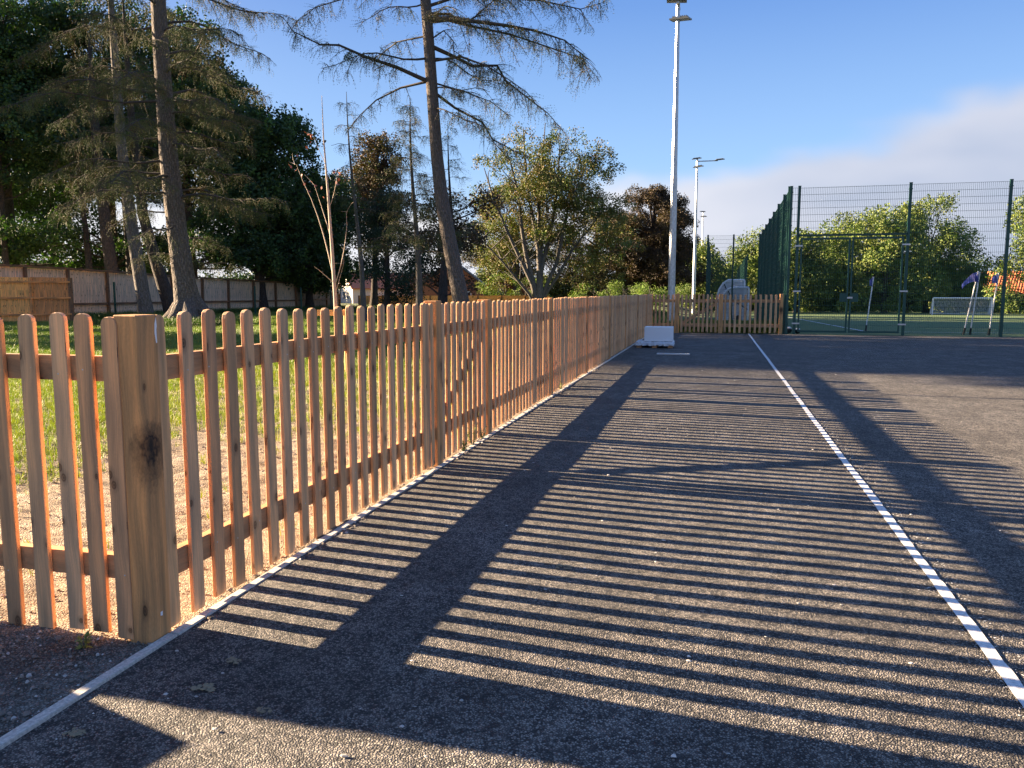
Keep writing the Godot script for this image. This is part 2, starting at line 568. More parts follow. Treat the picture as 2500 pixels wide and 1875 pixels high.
func make_ground() -> void:
	# the land: one sheet to the horizon, sunk a little below the car park, the soil bed and the pitch
	var xs := PackedFloat32Array([-600, -300, -180, -120, -90, -70, -55, -45, -38, -32, -27, -23, -19.5, -16.5, -14.5, -13.8, -12, -9, -6, -4, -2.6, -2.4, -1.9, -1.0, 0.5, 1.6, 1.9, 2.4, 4, 8, 16, 30, 48, 52, 60, 90, 140, 220, 600])
	var zs := PackedFloat32Array([60, 20, 8, 4, 2, 1.6, 0, -3, -6, -9, -12, -15, -15.6, -16.6, -19, -22, -25.0, -25.8, -26.5, -28, -30, -33, -36, -40, -43, -47, -52, -58, -65, -75, -90, -110, -140, -200, -320, -900])
	var under := func(x: float, z: float) -> float:
		var y := gy(x, z)
		if x > -13.9 and x < -2.0 and z < 1.7 and z > -15.7: return y - 0.12
		if x >= -2.45 and z >= -25.85: return y - 0.12
		if x > 2.2 and x < 50 and z < -25.5 and z > -108: return y - 0.10
		return y
	var tint := func(x: float, z: float) -> Color:
		var k := 0.8 + 0.4 * fg.get_noise_2d(x * 0.4, z * 0.4)
		return Color(0.15 * k, 0.20 * k, 0.05 * k)
	structure("ground", grid(xs, zs, under, tint), M.land)
	# soil inside the fence, raked and stony, greening away from the path
	var bed := func(x: float, z: float) -> float:
		var e := smoothstep(0.02, 0.8, -1.985 - x)
		var spill := 0.02 * smoothstep(0.5, 0.0, absf(z + 3.85)) * smoothstep(0.3, 0.0, -2.0 - x)
		return -0.003 + e * (0.012 + 0.022 * ft.get_noise_2d(x * 2.0, z * 2.0) + 0.016 * fs.get_noise_2d(x, z)) + spill
	var bedc := func(x: float, z: float) -> Color:
		var g := grassy(x, z)
		var k := 0.9 + 0.5 * fs.get_noise_2d(x * 0.3 + 9.0, z * 0.3)
		var c := Color(1.08 * k, 1.04 * k, 0.96 * k).lerp(Color(0.60 * k, 0.72 * k, 0.36 * k), g * 0.7)
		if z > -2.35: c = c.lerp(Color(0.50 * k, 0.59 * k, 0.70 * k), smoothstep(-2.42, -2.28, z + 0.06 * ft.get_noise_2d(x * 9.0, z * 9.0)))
		return c
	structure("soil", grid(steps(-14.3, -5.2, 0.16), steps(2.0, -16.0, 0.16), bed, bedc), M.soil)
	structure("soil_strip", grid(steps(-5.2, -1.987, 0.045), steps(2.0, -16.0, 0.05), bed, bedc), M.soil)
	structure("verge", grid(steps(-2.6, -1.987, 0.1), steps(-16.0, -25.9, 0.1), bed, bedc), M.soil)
	# tarmac
	var tx := steps(-1.955, 8.0, 0.2)
	tx.append_array(PackedFloat32Array([9, 11, 14, 18, 24, 32, 45, 60]))
	var th := func(x: float, z: float) -> float:
		return 0.008 * ft.get_noise_2d(x * 0.8, z * 0.8)
	var tc := func(x: float, z: float) -> Color:
		var k := 1.0 + 0.28 * fg.get_noise_2d(x * 1.4 + 30.0, z * 1.4) + 0.12 * ft.get_noise_2d(x * 3.0, z * 3.0)
		return Color(k, 0.985 * k, 0.965 * k)
	structure("tarmac", grid(tx, steps(6.0, -25.66, 0.2), th, tc, 0.17), M.tarmac)
	# pitch turf
	var ph := func(x: float, z: float) -> float: return gy(x, z) - 0.01 * smoothstep(2.2, 2.05, x)
	var pc := func(_x: float, _z: float) -> Color: return Color.WHITE
	structure("pitch", grid(steps(2.06, 60.0, 2.0), steps(-25.662, -106.0, 1.5), ph, pc), M.turf)
	structure("bay_floor", grid(steps(-0.54, 2.058, 0.5), steps(-43.0, -60.4, 1.5), func(x: float, z: float) -> float: return gy(2.1, z) + 0.004, pc), M.turf)
	# painted lines
	var ed := noise(FastNoiseLite.TYPE_SIMPLEX, 3.0, 117, 3)
	line("painted_line", PackedVector3Array([Vector3(0.993, 0.006, 2.0), Vector3(0.991, 0.006, -25.60)]), 0.05, ed, th)
	line("painted_mark", PackedVector3Array([Vector3(-1.06, 0.006, -23.9), Vector3(-0.56, 0.006, -23.95)]), 0.06, ed, th)
	line("painted_mark", PackedVector3Array([Vector3(1.12, 0.006, -24.5), Vector3(1.33, 0.006, -24.45)]), 0.06, ed, th)
	line("pitch_line", PackedVector3Array([Vector3(4.87, 0.012, -28.65), Vector3(4.87, 0.012, -66.0)]), 0.11, ed, func(x: float, z: float) -> float: return gy(x, z))
	line("pitch_line", PackedVector3Array([Vector3(4.81, 0.012, -28.60), Vector3(30.0, 0.012, -28.45)]), 0.11, ed, func(x: float, z: float) -> float: return gy(x, z))
	line("pitch_line", PackedVector3Array([Vector3(4.87, 0.016, -46.0), Vector3(40.0, 0.016, -46.0)]), 0.11, ed, func(x: float, z: float) -> float: return gy(x, z))
	# edging blocks between soil and tarmac
	var e := Node3D.new()
	e.name = "edging"; e.set_meta("kind", "structure"); add_child(e)
	var z := 0.3
	var bm := []
	for k in 3:
		var mb := MB.new()
		mb.box(Vector3(-0.021, -0.1, -0.912), Vector3(0.021, 0.004, 0))
		mb.box(Vector3(-0.018, 0.004, -0.910), Vector3(0.018, 0.0065, -0.002))
		bm.append(mb.mesh())
	while z > -25.5:
		var b := obj("edging_block", bm[0], M.edging, e)
		b.position = Vector3(-1.968 + rf(-0.002, 0.002), rf(0.0, 0.005), z)
		b.rotation.y = rf(-0.002, 0.002)
		z -= 0.918
	grow_grass()

func line(called: String, p: PackedVector3Array, w: float, ed: FastNoiseLite, hf: Callable) -> void:
	var mb := MB.new()
	var a := p[0]; var b := p[1]
	var len := a.distance_to(b)
	var k := int(len / 0.06)
	var d := (b - a).normalized()
	var s := d.cross(Vector3.UP)
	var pl := Vector3.ZERO; var pr := Vector3.ZERO
	for i in k + 1:
		var q := a + d * (len * i / k)
		var l := q - s * (w / 2 + 0.004 * ed.get_noise_2d(i * 0.9, 3.0)); var r := q + s * (w / 2 + 0.005 * ed.get_noise_2d(i * 0.9, 40.0))
		l.y += hf.call(l.x, l.z); r.y += hf.call(r.x, r.z)
		if i > 0: mb.quad(pl, pr, r, l, Vector3.UP)
		pl = l; pr = r
	structure(called, mb.mesh(), M.paint)

func tuft_mesh(blades: int, h: float, spread: float, w: float) -> ArrayMesh:
	var mb := MB.new()
	for k in blades:
		var a := rf(0, TAU)
		var p := Vector3(cos(a), 0, sin(a)) * rf(0, spread)
		var lean := Vector3(cos(a + rf(-1, 1)), 0, sin(a + rf(-1, 1))) * rf(0.1, 0.75) * h
		var s := Vector3(-sin(a), 0, cos(a)) * w
		var hh := h * rf(0.55, 1.1)
		var mid := p + lean * 0.35 + Vector3(0, hh * 0.6, 0)
		var tip := p + lean + Vector3(0, hh, 0)
		mb.tri(p - s, p + s, mid)
		mb.tri(mid - s * 0.8, mid + s * 0.8, tip)
		mb.tri(p + s, mid + s * 0.8, mid - s * 0.8)
	return mb.mesh()

func grow_grass() -> void:
	var near := tuft_mesh(12, 0.075, 0.05, 0.0022)
	var lawn := tuft_mesh(16, 0.10, 0.14, 0.005)
	var tall := tuft_mesh(22, 0.36, 0.16, 0.008)
	var buf := PackedFloat32Array()
	for i in 85000:
		var z := -2.6 - 13.2 * pow(rng.randf(), 0.9)
		var x := rf(-14.0, -2.1)
		if x < z * 1.7 - 3.0: continue
		var g := grassy(x, z)
		if rng.randf() > g * 0.85 + 0.012: continue
		var k := rf(0.6, 1.25)
		var b := Basis(Vector3.UP, rf(0, TAU)).scaled(Vector3(k, k * rf(0.6, 1.2), k))
		var q := rf(0.75, 1.25)
		var y := rf(0, 1)
		put(buf, Transform3D(b, Vector3(x, 0.012, z)), Color((0.23 + 0.08 * y) * q, 0.29 * q, 0.055 * q))
	var o := multi("grass", near, M.grass, buf, self)
	o.set_meta("kind", "stuff"); tag(o, "short patchy grass coming up through soil behind the picket fence", "grass")
	buf = PackedFloat32Array()
	for i in 74000:
		var z := -12.0 - 46.0 * pow(rng.randf(), 1.5)
		var x := rf(-46.0, -2.6) if rng.randf() < 0.9 else rf(-2.6, 1.9)
		if x > -2.6 and (z > -26.2 or z < -42.5): continue
		if x < z * 1.5 - 4.0: continue
		if x > -14.0 and z > -15.5 and rng.randf() > grassy(x, z): continue
		if x > -4.2 and z > -25.5 and rng.randf() > 0.35: continue
		var k := rf(0.7, 1.4)
		var b := Basis(Vector3.UP, rf(0, TAU)).scaled(Vector3(k, k, k))
		var q := rf(0.75, 1.2)
		put(buf, Transform3D(b, Vector3(x, gy(x, z), z)), Color((0.17 + 0.07 * rng.randf()) * q, 0.25 * q, 0.045 * q))
	o = multi("lawn", lawn, M.grass, buf, self)
	o.set_meta("kind", "stuff"); tag(o, "sunlit lawn under the trees beyond the picket fence", "grass")
	buf = PackedFloat32Array()
	for i in 5200:
		var x: float; var z: float
		var w := rng.randf()
		if w < 0.28:
			var t := rf(0, 1)
			x = lerpf(-29.6, -28.0, t) + rf(0, 1.2); z = lerpf(-27.0, -49.0, t)
		elif w < 0.42:
			x = -20.0 + rng.randfn(0, 1.1); z = -26.3 + rng.randfn(0, 0.8)
		elif w < 0.50:
			x = -25.8 + rng.randfn(0, 0.9); z = -31.3 + rng.randfn(0, 0.7)
		elif w < 0.62:
			x = rf(-2.0, 2.0); z = rf(-26.4, -29.0)
		else:
			x = rf(-30, -3); z = rf(-44, -58)
		var k := rf(0.5, 1.25)
		var b := Basis(Vector3.UP, rf(0, TAU)).scaled(Vector3(k, k, k))
		var q := rf(0.7, 1.2)
		put(buf, Transform3D(b, Vector3(x, gy(x, z) - 0.01, z)), Color(0.085 * q, 0.135 * q, 0.03 * q))
	o = multi("long_grass", tall, M.grass, buf, self)
	o.set_meta("kind", "stuff"); tag(o, "long uncut grass and weeds along the old fence and tree feet", "grass")

# ------------------------------------------------------------------ picket fences
var picket_meshes := []

func picket_mesh(w: float, h: float, y0: float, t: float, uo: Vector2) -> ArrayMesh:
	# local: x out of the face (0 = back, t = front), y up, z across
	var mb := MB.new()
	var out := PackedVector2Array([Vector2(-w / 2, y0), Vector2(w / 2, y0)])
	for k in 7:
		var a := PI * k / 6.0
		out.append(Vector2(cos(a) * w / 2, h - 0.030 + 0.030 * pow(sin(a), 0.8)))
	var m := out.size()
	var bev := 0.0022
	var ctr := Vector2(0, (h + y0) / 2)
	var ins := PackedVector2Array()
	for p in out:
		ins.append(Vector2(p.x * (1.0 - 2.0 * bev / w), clampf(p.y, y0 + bev, h - bev)))
	for side in [0, 1]:
		var x := t if side else 0.0
		var nn := Vector3(1, 0, 0) if side else Vector3(-1, 0, 0)
		var i0 := mb.v.size()
		for p in ins:
			mb.v.append(Vector3(x, p.y, p.x)); mb.n.append(nn); mb.c.append(Color.WHITE); mb.uv.append(uo + Vector2((p.x + side * 0.3) / 0.62, p.y / 1.25))
		for k in range(1, m - 1):
			if side: mb.ix.append_array([i0, i0 + k, i0 + k + 1])
			else: mb.ix.append_array([i0, i0 + k + 1, i0 + k])
		for k in m:
			var a := ins[k]; var b := ins[(k + 1) % m]; var c := out[(k + 1) % m]; var d := out[k]
			var mid := (a + b) / 2 - ctr
			mid.y = mid.y * 0.08 if absf(mid.y) < h * 0.42 else mid.y
			var nb := Vector3(nn.x, (c.x - d.x) * 0.0, 0) + Vector3(0, 0, 0)
			var e := c - d
			var side_n := Vector3(0, e.x, -e.y).normalized()
			if side_n.dot(Vector3(0, (c + d).y / 2 - ctr.y, (c + d).x / 2)) < 0: side_n = -side_n
			nb = (nn + side_n).normalized()
			var xb := t - bev if side else bev
			mb.quad(Vector3(x, a.y, a.x), Vector3(x, b.y, b.x), Vector3(xb, c.y, c.x), Vector3(xb, d.y, d.x), nb, uo + Vector2(a.x / 0.62, a.y / 1.25), uo + Vector2(b.x / 0.62, b.y / 1.25), uo + Vector2(c.x / 0.62, c.y / 1.25), uo + Vector2(d.x / 0.62, d.y / 1.25))
			if side == 0:
				mb.quad(Vector3(bev, d.y, d.x), Vector3(bev, c.y, c.x), Vector3(t - bev, c.y, c.x), Vector3(t - bev, d.y, d.x), side_n, uo + Vector2(d.x / 0.62 + 0.1, d.y / 1.25), uo + Vector2(c.x / 0.62 + 0.1, c.y / 1.25), uo + Vector2(c.x / 0.62 + 0.13, c.y / 1.25), uo + Vector2(d.x / 0.62 + 0.13, d.y / 1.25))
	return mb.mesh()

func post_mesh(sx: float, sz: float, h: float, uo := Vector2.ZERO) -> ArrayMesh:
	# square timber with eased corners, base at y = -0.05
	var mb := MB.new()
	var e := 0.004
	var ring := PackedVector2Array()
	for q in [[1, -1], [1, 1], [-1, 1], [-1, -1]]:
		var cx: float = q[0] * sx / 2; var cz: float = q[1] * sz / 2
		var a := Vector2(cx - q[0] * e, cz); var b := Vector2(cx, cz - q[1] * e)
		if q[0] * q[1] < 0: ring.append(a); ring.append(b)
		else: ring.append(b); ring.append(a)
	var along := 0.0
	var k := ring.size()
	for i in k:
		var a := ring[i]; var b := ring[(i + 1) % k]
		var l := a.distance_to(b)
		var nn := Vector3(b.y - a.y, 0, a.x - b.x).normalized()
		if nn.dot(Vector3(a.x + b.x, 0, a.y + b.y)) < 0: nn = -nn
		var u0 := along / 0.47; var u1 := (along + l) / 0.47
		mb.quad(Vector3(a.x, -0.05, a.y), Vector3(b.x, -0.05, b.y), Vector3(b.x, h - e, b.y), Vector3(a.x, h - e, a.y), nn, uo + Vector2(u0, 1.0), uo + Vector2(u1, 1.0), uo + Vector2(u1, 0.0), uo + Vector2(u0, 0.0))
		var ai := a * 0.95; var bi := b * 0.95
		mb.quad(Vector3(a.x, h - e, a.y), Vector3(b.x, h - e, b.y), Vector3(bi.x, h, bi.y), Vector3(ai.x, h, ai.y), (nn + Vector3.UP).normalized(), uo + Vector2(u0, 0), uo + Vector2(u1, 0), uo + Vector2(u1, 0.01), uo + Vector2(u0, 0.01))
		mb.tri(Vector3(0, h, 0), Vector3(ai.x, h, ai.y), Vector3(bi.x, h, bi.y))
		along += l
	return mb.mesh()

func add_picket(parent: Node3D, at: Vector3, turn: float, tone := -1) -> void:
	var o := obj("picket", picket_meshes[rng.randi() % picket_meshes.size()], M.picket[rng.randi() % M.picket.size() if tone < 0 else tone], parent)
	o.position = at + Vector3(0, rf(-0.006, 0.006), 0)
	o.rotation = Vector3(rf(-0.006, 0.006), turn + rf(-0.015, 0.015), rf(-0.003, 0.003))

func add_rail(parent: Node3D, a: Vector3, b: Vector3, up: float, lo: float) -> void:
	var mb := MB.new()
	var d := (b - a).normalized()
	var l := a.distance_to(b)
	var t := Transform3D(Basis(d, Vector3.UP, d.cross(Vector3.UP)), a)
	mb.box(Vector3(0, lo, -0.018), Vector3(l, up, 0.018), t, 0.8, Vector2(rng.randf(), rng.randf()))
	obj("rail", mb.mesh(), M.rail, parent)

func nails(parent: Node3D, at: Vector3, out: Vector3) -> void:
	for y in [0.245, 1.01]:
		if rng.randf() < 0.45: continue
		var mb := MB.new()
		var c := at + Vector3(0, y + rf(-0.02, 0.02), 0) + out.cross(Vector3.UP) * rf(-0.02, 0.02)
		for k in 6:
			var a := TAU * k / 6; var b := TAU * (k + 1) / 6
			var s := out.cross(Vector3.UP)
			mb.tri(c + out * 0.0012, c + (s * cos(b) + Vector3.UP * sin(b)) * 0.0034, c + (s * cos(a) + Vector3.UP * sin(a)) * 0.0034)
		obj("nail", mb.mesh(), M.steel, parent)

func make_picket_fences() -> void:
	for k in 14:
		picket_meshes.append(picket_mesh(0.069, 1.222 + rf(-0.004, 0.004), 0.016 + rf(-0.006, 0.008), 0.020, Vector2(rng.randf(), 0.0 if k % 2 else 0.02)))
	var pm := []
	for k in 3: pm.append(post_mesh(0.10, 0.11, 1.235, Vector2(0.3 * k + 0.2, 0.0)))
	# --- return, running off to the left from the corner
	var f := thing("picket_fence", Vector3(-4.2, 0, -2.37), "short return of brown pickets running left from the thick corner post", "fence")
	var off := f.position
	var xs := [-2.106, -2.217, -2.326, -2.472]
	while xs[-1] > -6.3: xs.append(xs[-1] - 0.1455)
	var x := 0.0
	for px in xs:
		x = px
		add_picket(f, Vector3(x, rf(-0.008, 0.004), -2.382) - off, -PI / 2)
		nails(f, Vector3(x, 0, -2.3605) - off, Vector3(0, 0, 1))
	for y in [[1.068, 0.976], [0.322, 0.232]]: add_rail(f, Vector3(-6.4, 0, -2.401) - off, Vector3(-2.095, 0, -2.401) - off, y[0], y[1])
	var p := obj("post", pm[1], M.post, f)
	p.position = Vector3(-5.02, 0, -2.48) - off
	# --- first length: corner post to the gate
	f = thing("picket_fence", Vector3(-2.01, 0, -4.0), "nearest long run of brown pickets between corner post and side gate", "fence")
	off = f.position
	p = obj("corner_post", post_mesh(0.098, 0.110, 1.218, Vector2(0.02, 0)), M.post, f)
	p.position = Vector3(-2.043, 0, -2.421) - off
	p.rotation = Vector3(0, 0, -0.006)
	p.set_meta("label", "thick corner post with a dark swirling knot")
	for q in [[1.165, -2.462, [[0.006, 0.045], [0.009, 0.01], [0.004, -0.012], [0.0075, -0.05], [0.001, -0.052], [-0.005, -0.015], [-0.003, 0.02]]], [0.095, -2.423, [[0.007, 0.009], [0.006, -0.009], [-0.006, -0.006], [-0.005, 0.008]]]]:
		var sc := MB.new()
		var pts: Array = q[2]
		for k in range(1, pts.size() - 1): sc.tri(Vector3(0, pts[0][1], -pts[0][0]), Vector3(0, pts[k][1], -pts[k][0]), Vector3(0, pts[k + 1][1], -pts[k + 1][0]))
		var so := obj("paper_scrap", sc.mesh(), M.white, f)
		so.position = Vector3(-1.9930 + 0.006 * q[0], q[0], q[1]) - off
		so.rotation.z = -0.006
	var z := -2.505
	add_picket(f, Vector3(-2.018, 0, z) - off, 0, 3)
	z = -2.660
	while z > -5.25:
		add_picket(f, Vector3(-2.02, 0, z) - off, 0)
		nails(f, Vector3(-1.9995, 0, z) - off, Vector3(1, 0, 0))
		z -= 0.1437
	add_picket(f, Vector3(-2.02, 0, -5.318) - off, 0)
	add_picket(f, Vector3(-2.02, 0, -5.405) - off, 0)
	for y in [[1.062, 0.967], [0.298, 0.197]]: add_rail(f, Vector3(-2.040, 0, -2.47) - off, Vector3(-2.040, 0, -5.46) - off, y[0], y[1])
	p = obj("post", pm[0], M.post, f)
	p.position = Vector3(-2.035, 0, -5.515) - off
	# --- side gate
	f = thing("picket_gate", Vector3(-2.01, 0, -6.17), "closed picket gate with a diagonal brace in the long fence", "gate")
	off = f.position
	z = -5.635
	while z > -6.76:
		add_picket(f, Vector3(-2.02, 0, z) - off, 0)
		z -= 0.139
	for y in [[1.062, 0.967], [0.298, 0.197]]: add_rail(f, Vector3(-2.040, 0, -5.59) - off, Vector3(-2.040, 0, -6.79) - off, y[0], y[1])
	var mb := MB.new()
	mb.bar(Vector3(-2.040, 0.33, -5.62) - off, Vector3(-2.040, 0.94, -6.76) - off, 0.034, 0.09)
	obj("brace", mb.mesh(), M.rail, f)
	for y in [0.25, 1.01]:
		mb = MB.new()
		mb.box(Vector3(-2.064, y - 0.02, -5.95) - off, Vector3(-2.0585, y + 0.02, -5.56) - off)
		obj("strap_hinge", mb.mesh(), M.black, f)
	# --- long length to the far corner
	f = thing("picket_fence", Vector3(-2.01, 0, -16.2), "far length of brown pickets between the side gate and white pallet", "fence")
	off = f.position
	var posts := [-6.865, -9.70, -12.50, -15.30, -18.10, -20.90, -23.60, -25.84]
	for k in posts.size():
		p = obj("post", pm[k % 3], M.post, f)
		p.position = Vector3(-2.035, rf(-0.01, 0.0), posts[k]) - off
		if k == posts.size() - 1: break
		z = posts[k] - 0.095
		var last: float = posts[k + 1] + 0.095
		var nn := int(round((z - last) / 0.1437))
		for q in nn + 1:
			var zz := lerpf(z, last, float(q) / nn)
			if rng.randf() < 0.07: continue_gap(f, zz, off)
			add_picket(f, Vector3(-2.02, 0, zz) - off, 0)
		for y in [[1.062, 0.967], [0.298, 0.197]]: add_rail(f, Vector3(-2.040, 0, posts[k] - 0.05) - off, Vector3(-2.040, 0, posts[k + 1] + 0.05) - off, y[0], y[1])
	# --- far end: a short length, a gate, and a length to the green cage
	f = thing("picket_fence", Vector3(-1.6, 0, -25.87), "short picket length in the far corner left of the braced gate", "fence")
	off = f.position
	x = -1.90
	while x < -1.36:
		add_picket(f, Vector3(x, 0, -25.87) - off, -PI / 2)
		x += 0.131
	for y in [[1.062, 0.967], [0.298, 0.197]]: add_rail(f, Vector3(-1.98, 0, -25.89) - off, Vector3(-1.30, 0, -25.89) - off, y[0], y[1])
	p = obj("gate_post", post_mesh(0.15, 0.15, 1.235, Vector2(0.4, 0)), M.post, f)
	p.position = Vector3(-1.225, 0, -25.88) - off
	f = thing("picket_gate", Vector3(-0.5, 0, -25.87), "far picket gate with a diagonal brace below the tall floodlight mast", "gate")
	off = f.position
	x = -1.08
	while x < 0.02:
		add_picket(f, Vector3(x, 0, -25.87) - off, -PI / 2, [2, 4, 2, 1][rng.randi() % 4])
		x += 0.133
	for y in [[1.062, 0.967], [0.298, 0.197]]: add_rail(f, Vector3(-1.13, 0, -25.89) - off, Vector3(0.04, 0, -25.89) - off, y[0], y[1])
	mb = MB.new()
	mb.bar(Vector3(-1.05, 0.31, -25.90) - off, Vector3(0.0, 0.94, -25.90) - off, 0.034, 0.09)
	obj("brace", mb.mesh(), M.rail, f)
	f = thing("picket_fence", Vector3(1.0, 0, -25.87), "far picket length between the braced gate and the green cage corner", "fence")
	off = f.position
	p = obj("gate_post", post_mesh(0.14, 0.14, 1.235, Vector2(0.1, 0)), M.post, f)
	p.position = Vector3(0.13, 0, -25.88) - off
	x = 0.262
	while x < 1.84:
		add_picket(f, Vector3(x, 0, -25.87) - off, -PI / 2)
		x += 0.1525
	for y in [[1.062, 0.967], [0.298, 0.197]]: add_rail(f, Vector3(0.19, 0, -25.89) - off, Vector3(1.90, 0, -25.89) - off, y[0], y[1])
	p = obj("post", pm[2], M.post, f)
	p.position = Vector3(1.945, 0, -25.88) - off

func continue_gap(f: Node3D, z: float, off: Vector3) -> void:
	# here and there a second picket doubled up behind a panel joint
	add_picket(f, Vector3(-2.02, 0.0, z - 0.07) - off, 0)

# ------------------------------------------------------------------ green mesh cage round the pitch
func wire_panel(a: Vector3, b: Vector3, y0: float, y1: float, skip := 1) -> ArrayMesh:
	var mb := MB.new()
	var d := Vector3(b.x - a.x, 0, b.z - a.z)
	var l := d.length()
	var t := d / l
	var n := t.cross(Vector3.UP)
	var k := int(l / (0.05 * skip))
	for i in k + 1:
		var p := a + (b - a) * (float(i) / k)
		var r := 0.0028
		for s in [[n, t], [-n, t], [t, n], [-t, n]]:
			var c: Vector3 = p + s[0] * r
			var e: Vector3 = s[1] * r
			mb.quad(c - e + Vector3(0, y0, 0), c + e + Vector3(0, y0, 0), c + e + Vector3(0, y1, 0), c - e + Vector3(0, y1, 0), s[0])
	var y := y0
	while y <= y1 + 0.01:
		for sd in [-1.0, 1.0]:
			var o: Vector3 = n * 0.007 * sd
			for s in [[n, Vector3.UP], [-n, Vector3.UP], [Vector3.UP, n], [Vector3.DOWN, n]]:
				var e: Vector3 = s[1] * 0.0035
				var c: Vector3 = s[0] * 0.0035 + o + Vector3(0, y, 0)
				mb.quad(a + c - e, a + c + e, b + c + e, b + c - e, s[0])
		y += 0.2
	return mb.mesh()

func cage_length(pts: Array, label: String, h := 4.45, gap := -1, sd := 1.0) -> Node3D:
	var at: Vector3 = pts[0]
	at.y = gy(maxf(at.x, 2.1), at.z)
	var f := thing("mesh_fence", at, label, "fence", "green mesh fences of the pitch")
	for k in pts.size():
		var q: Vector3 = pts[k]
		q.y = gy(maxf(q.x, 2.1), q.z)
		var mb := MB.new()
		mb.box(Vector3(-0.04, -0.1, -0.03), Vector3(0.04, h + 0.04, 0.03))
		mb.box(Vector3(-0.044, h + 0.04, -0.034), Vector3(0.044, h + 0.055, 0.034))
		var o := obj("post", mb.mesh(), M.green, f)
		o.position = q - at
		if k == pts.size() - 1 or k == gap: continue
		var q2: Vector3 = pts[k + 1]
		q2.y = gy(maxf(q2.x, 2.1), q2.z)
		var t := (q2 - q).normalized()
		var n := t.cross(Vector3.UP).normalized() * 0.035 * sd
		var pn := obj("mesh_panel", wire_panel(q - at - n, q2 - at - n, 0.05, h), M.green_wire, f)
		# clamp bars along the post
		mb = MB.new()
		for c in 9:
			mb.box(Vector3(-0.05, 0.3 + c * 0.5, -0.045), Vector3(0.05, 0.33 + c * 0.5, 0.045), Transform3D(Basis.IDENTITY, q - at))
		obj("clamps", mb.mesh(), M.green, f)
	return f

func make_cage() -> void:
	var zc := -25.88
	# front
	var f := cage_length([Vector3(2.11, 0, zc), Vector3(2.345, 0, zc), Vector3(5.44, 0, zc), Vector3(8.07, 0, zc), Vector3(10.7, 0, zc), Vector3(13.3, 0, zc)], "tall green mesh fence facing the car park beside the double gate", 4.45, 1)
	var top := obj("mesh_panel", wire_panel(Vector3(2.38, 0, zc + 0.035) - f.position, Vector3(5.40, 0, zc + 0.035) - f.position, 3.03, 4.45), M.green_wire, f)
	var mb := MB.new()
	mb.box(Vector3(2.36, 2.985, zc - 0.03) - f.position, Vector3(5.42, 3.045, zc + 0.03) - f.position)
	obj("lintel", mb.mesh(), M.green, f)
	# double gate, two leaves
	var g := thing("double_gate", Vector3(3.9, 0, zc), "green mesh double gate with a lock box, tall and closed", "gate")
	var o := g.position
	for s in [[2.44, 3.86], [3.905, 5.335]]:
		var leaf := Node3D.new()
		leaf.name = "gate_leaf"
		g.add_child(leaf, true)
		mb = MB.new()
		mb.box(Vector3(s[0], 0.06, zc - 0.025) - o, Vector3(s[0] + 0.05, 2.94, zc + 0.025) - o)
		mb.box(Vector3(s[1] - 0.05, 0.06, zc - 0.025) - o, Vector3(s[1], 2.94, zc + 0.025) - o)
		mb.box(Vector3(s[0] + 0.05, 0.06, zc - 0.024) - o, Vector3(s[1] - 0.05, 0.12, zc + 0.024) - o)
		mb.box(Vector3(s[0] + 0.05, 2.88, zc - 0.024) - o, Vector3(s[1] - 0.05, 2.94, zc + 0.024) - o)
		obj("frame", mb.mesh(), M.green, leaf)
		obj("mesh_infill", wire_panel(Vector3(s[0] + 0.04, 0, zc) - o, Vector3(s[1] - 0.04, 0, zc) - o, 0.09, 2.9), M.green_wire, leaf)
		var hx: float = s[0] - 0.06 if s[0] < 3 else s[1] + 0.06
		for y in [0.33, 1.32, 2.7]:
			mb = MB.new()
			mb.box(Vector3(hx - 0.11, y - 0.022, zc + 0.02) - o, Vector3(hx + 0.11, y + 0.022, zc + 0.06) - o)
			obj("hinge", mb.mesh(), M.steel, leaf)
	for s in [[3.62, 3.855], [3.91, 4.15]]:
		mb = MB.new()
		mb.box(Vector3(s[0], 1.0, zc + 0.01) - o, Vector3(s[1], 1.26, zc + 0.035) - o)
		obj("lock_plate", mb.mesh(), M.green, g)
	mb = MB.new()
	mb.box(Vector3(3.83, 1.1, zc + 0.036) - o, Vector3(3.98, 1.15, zc + 0.07) - o)
	obj("bolt", mb.mesh(), M.steel, g)
	# side of the pitch, running away from the corner
	var pts := [Vector3(2.06, 0, -25.95)]
	for i in 7: pts.append(Vector3(2.06, 0, -27.85 - 2.52 * i))
	cage_length(pts, "green mesh fence running away from the cage corner, posts in a row", 4.45, -1, -1.0)
	cage_length([Vector3(2.06, 0, -43.04), Vector3(0.76, 0, -43.04), Vector3(-0.54, 0, -43.04)], "green mesh fence across the front of the goal store")
	pts = []
	for i in 8: pts.append(Vector3(-0.54, 0, -43.12 - 2.46 * i))
	cage_length(pts, "green mesh fence along the left of the goal store")
	cage_length([Vector3(-0.54, 0, -60.42), Vector3(2.06, 0, -60.42)], "green mesh fence across the back of the goal store")
	pts = []
	for i in 12: pts.append(Vector3(2.06, 0, -60.5 - 2.52 * i))
	cage_length(pts, "farthest green mesh fence beyond the goal store")
	pts = []
	for i in 14: pts.append(Vector3(6.0 + 3.0 * i, 0, -104.0))
	cage_length(pts, "green mesh fence at the far end of the pitch below the trees", 4.0)

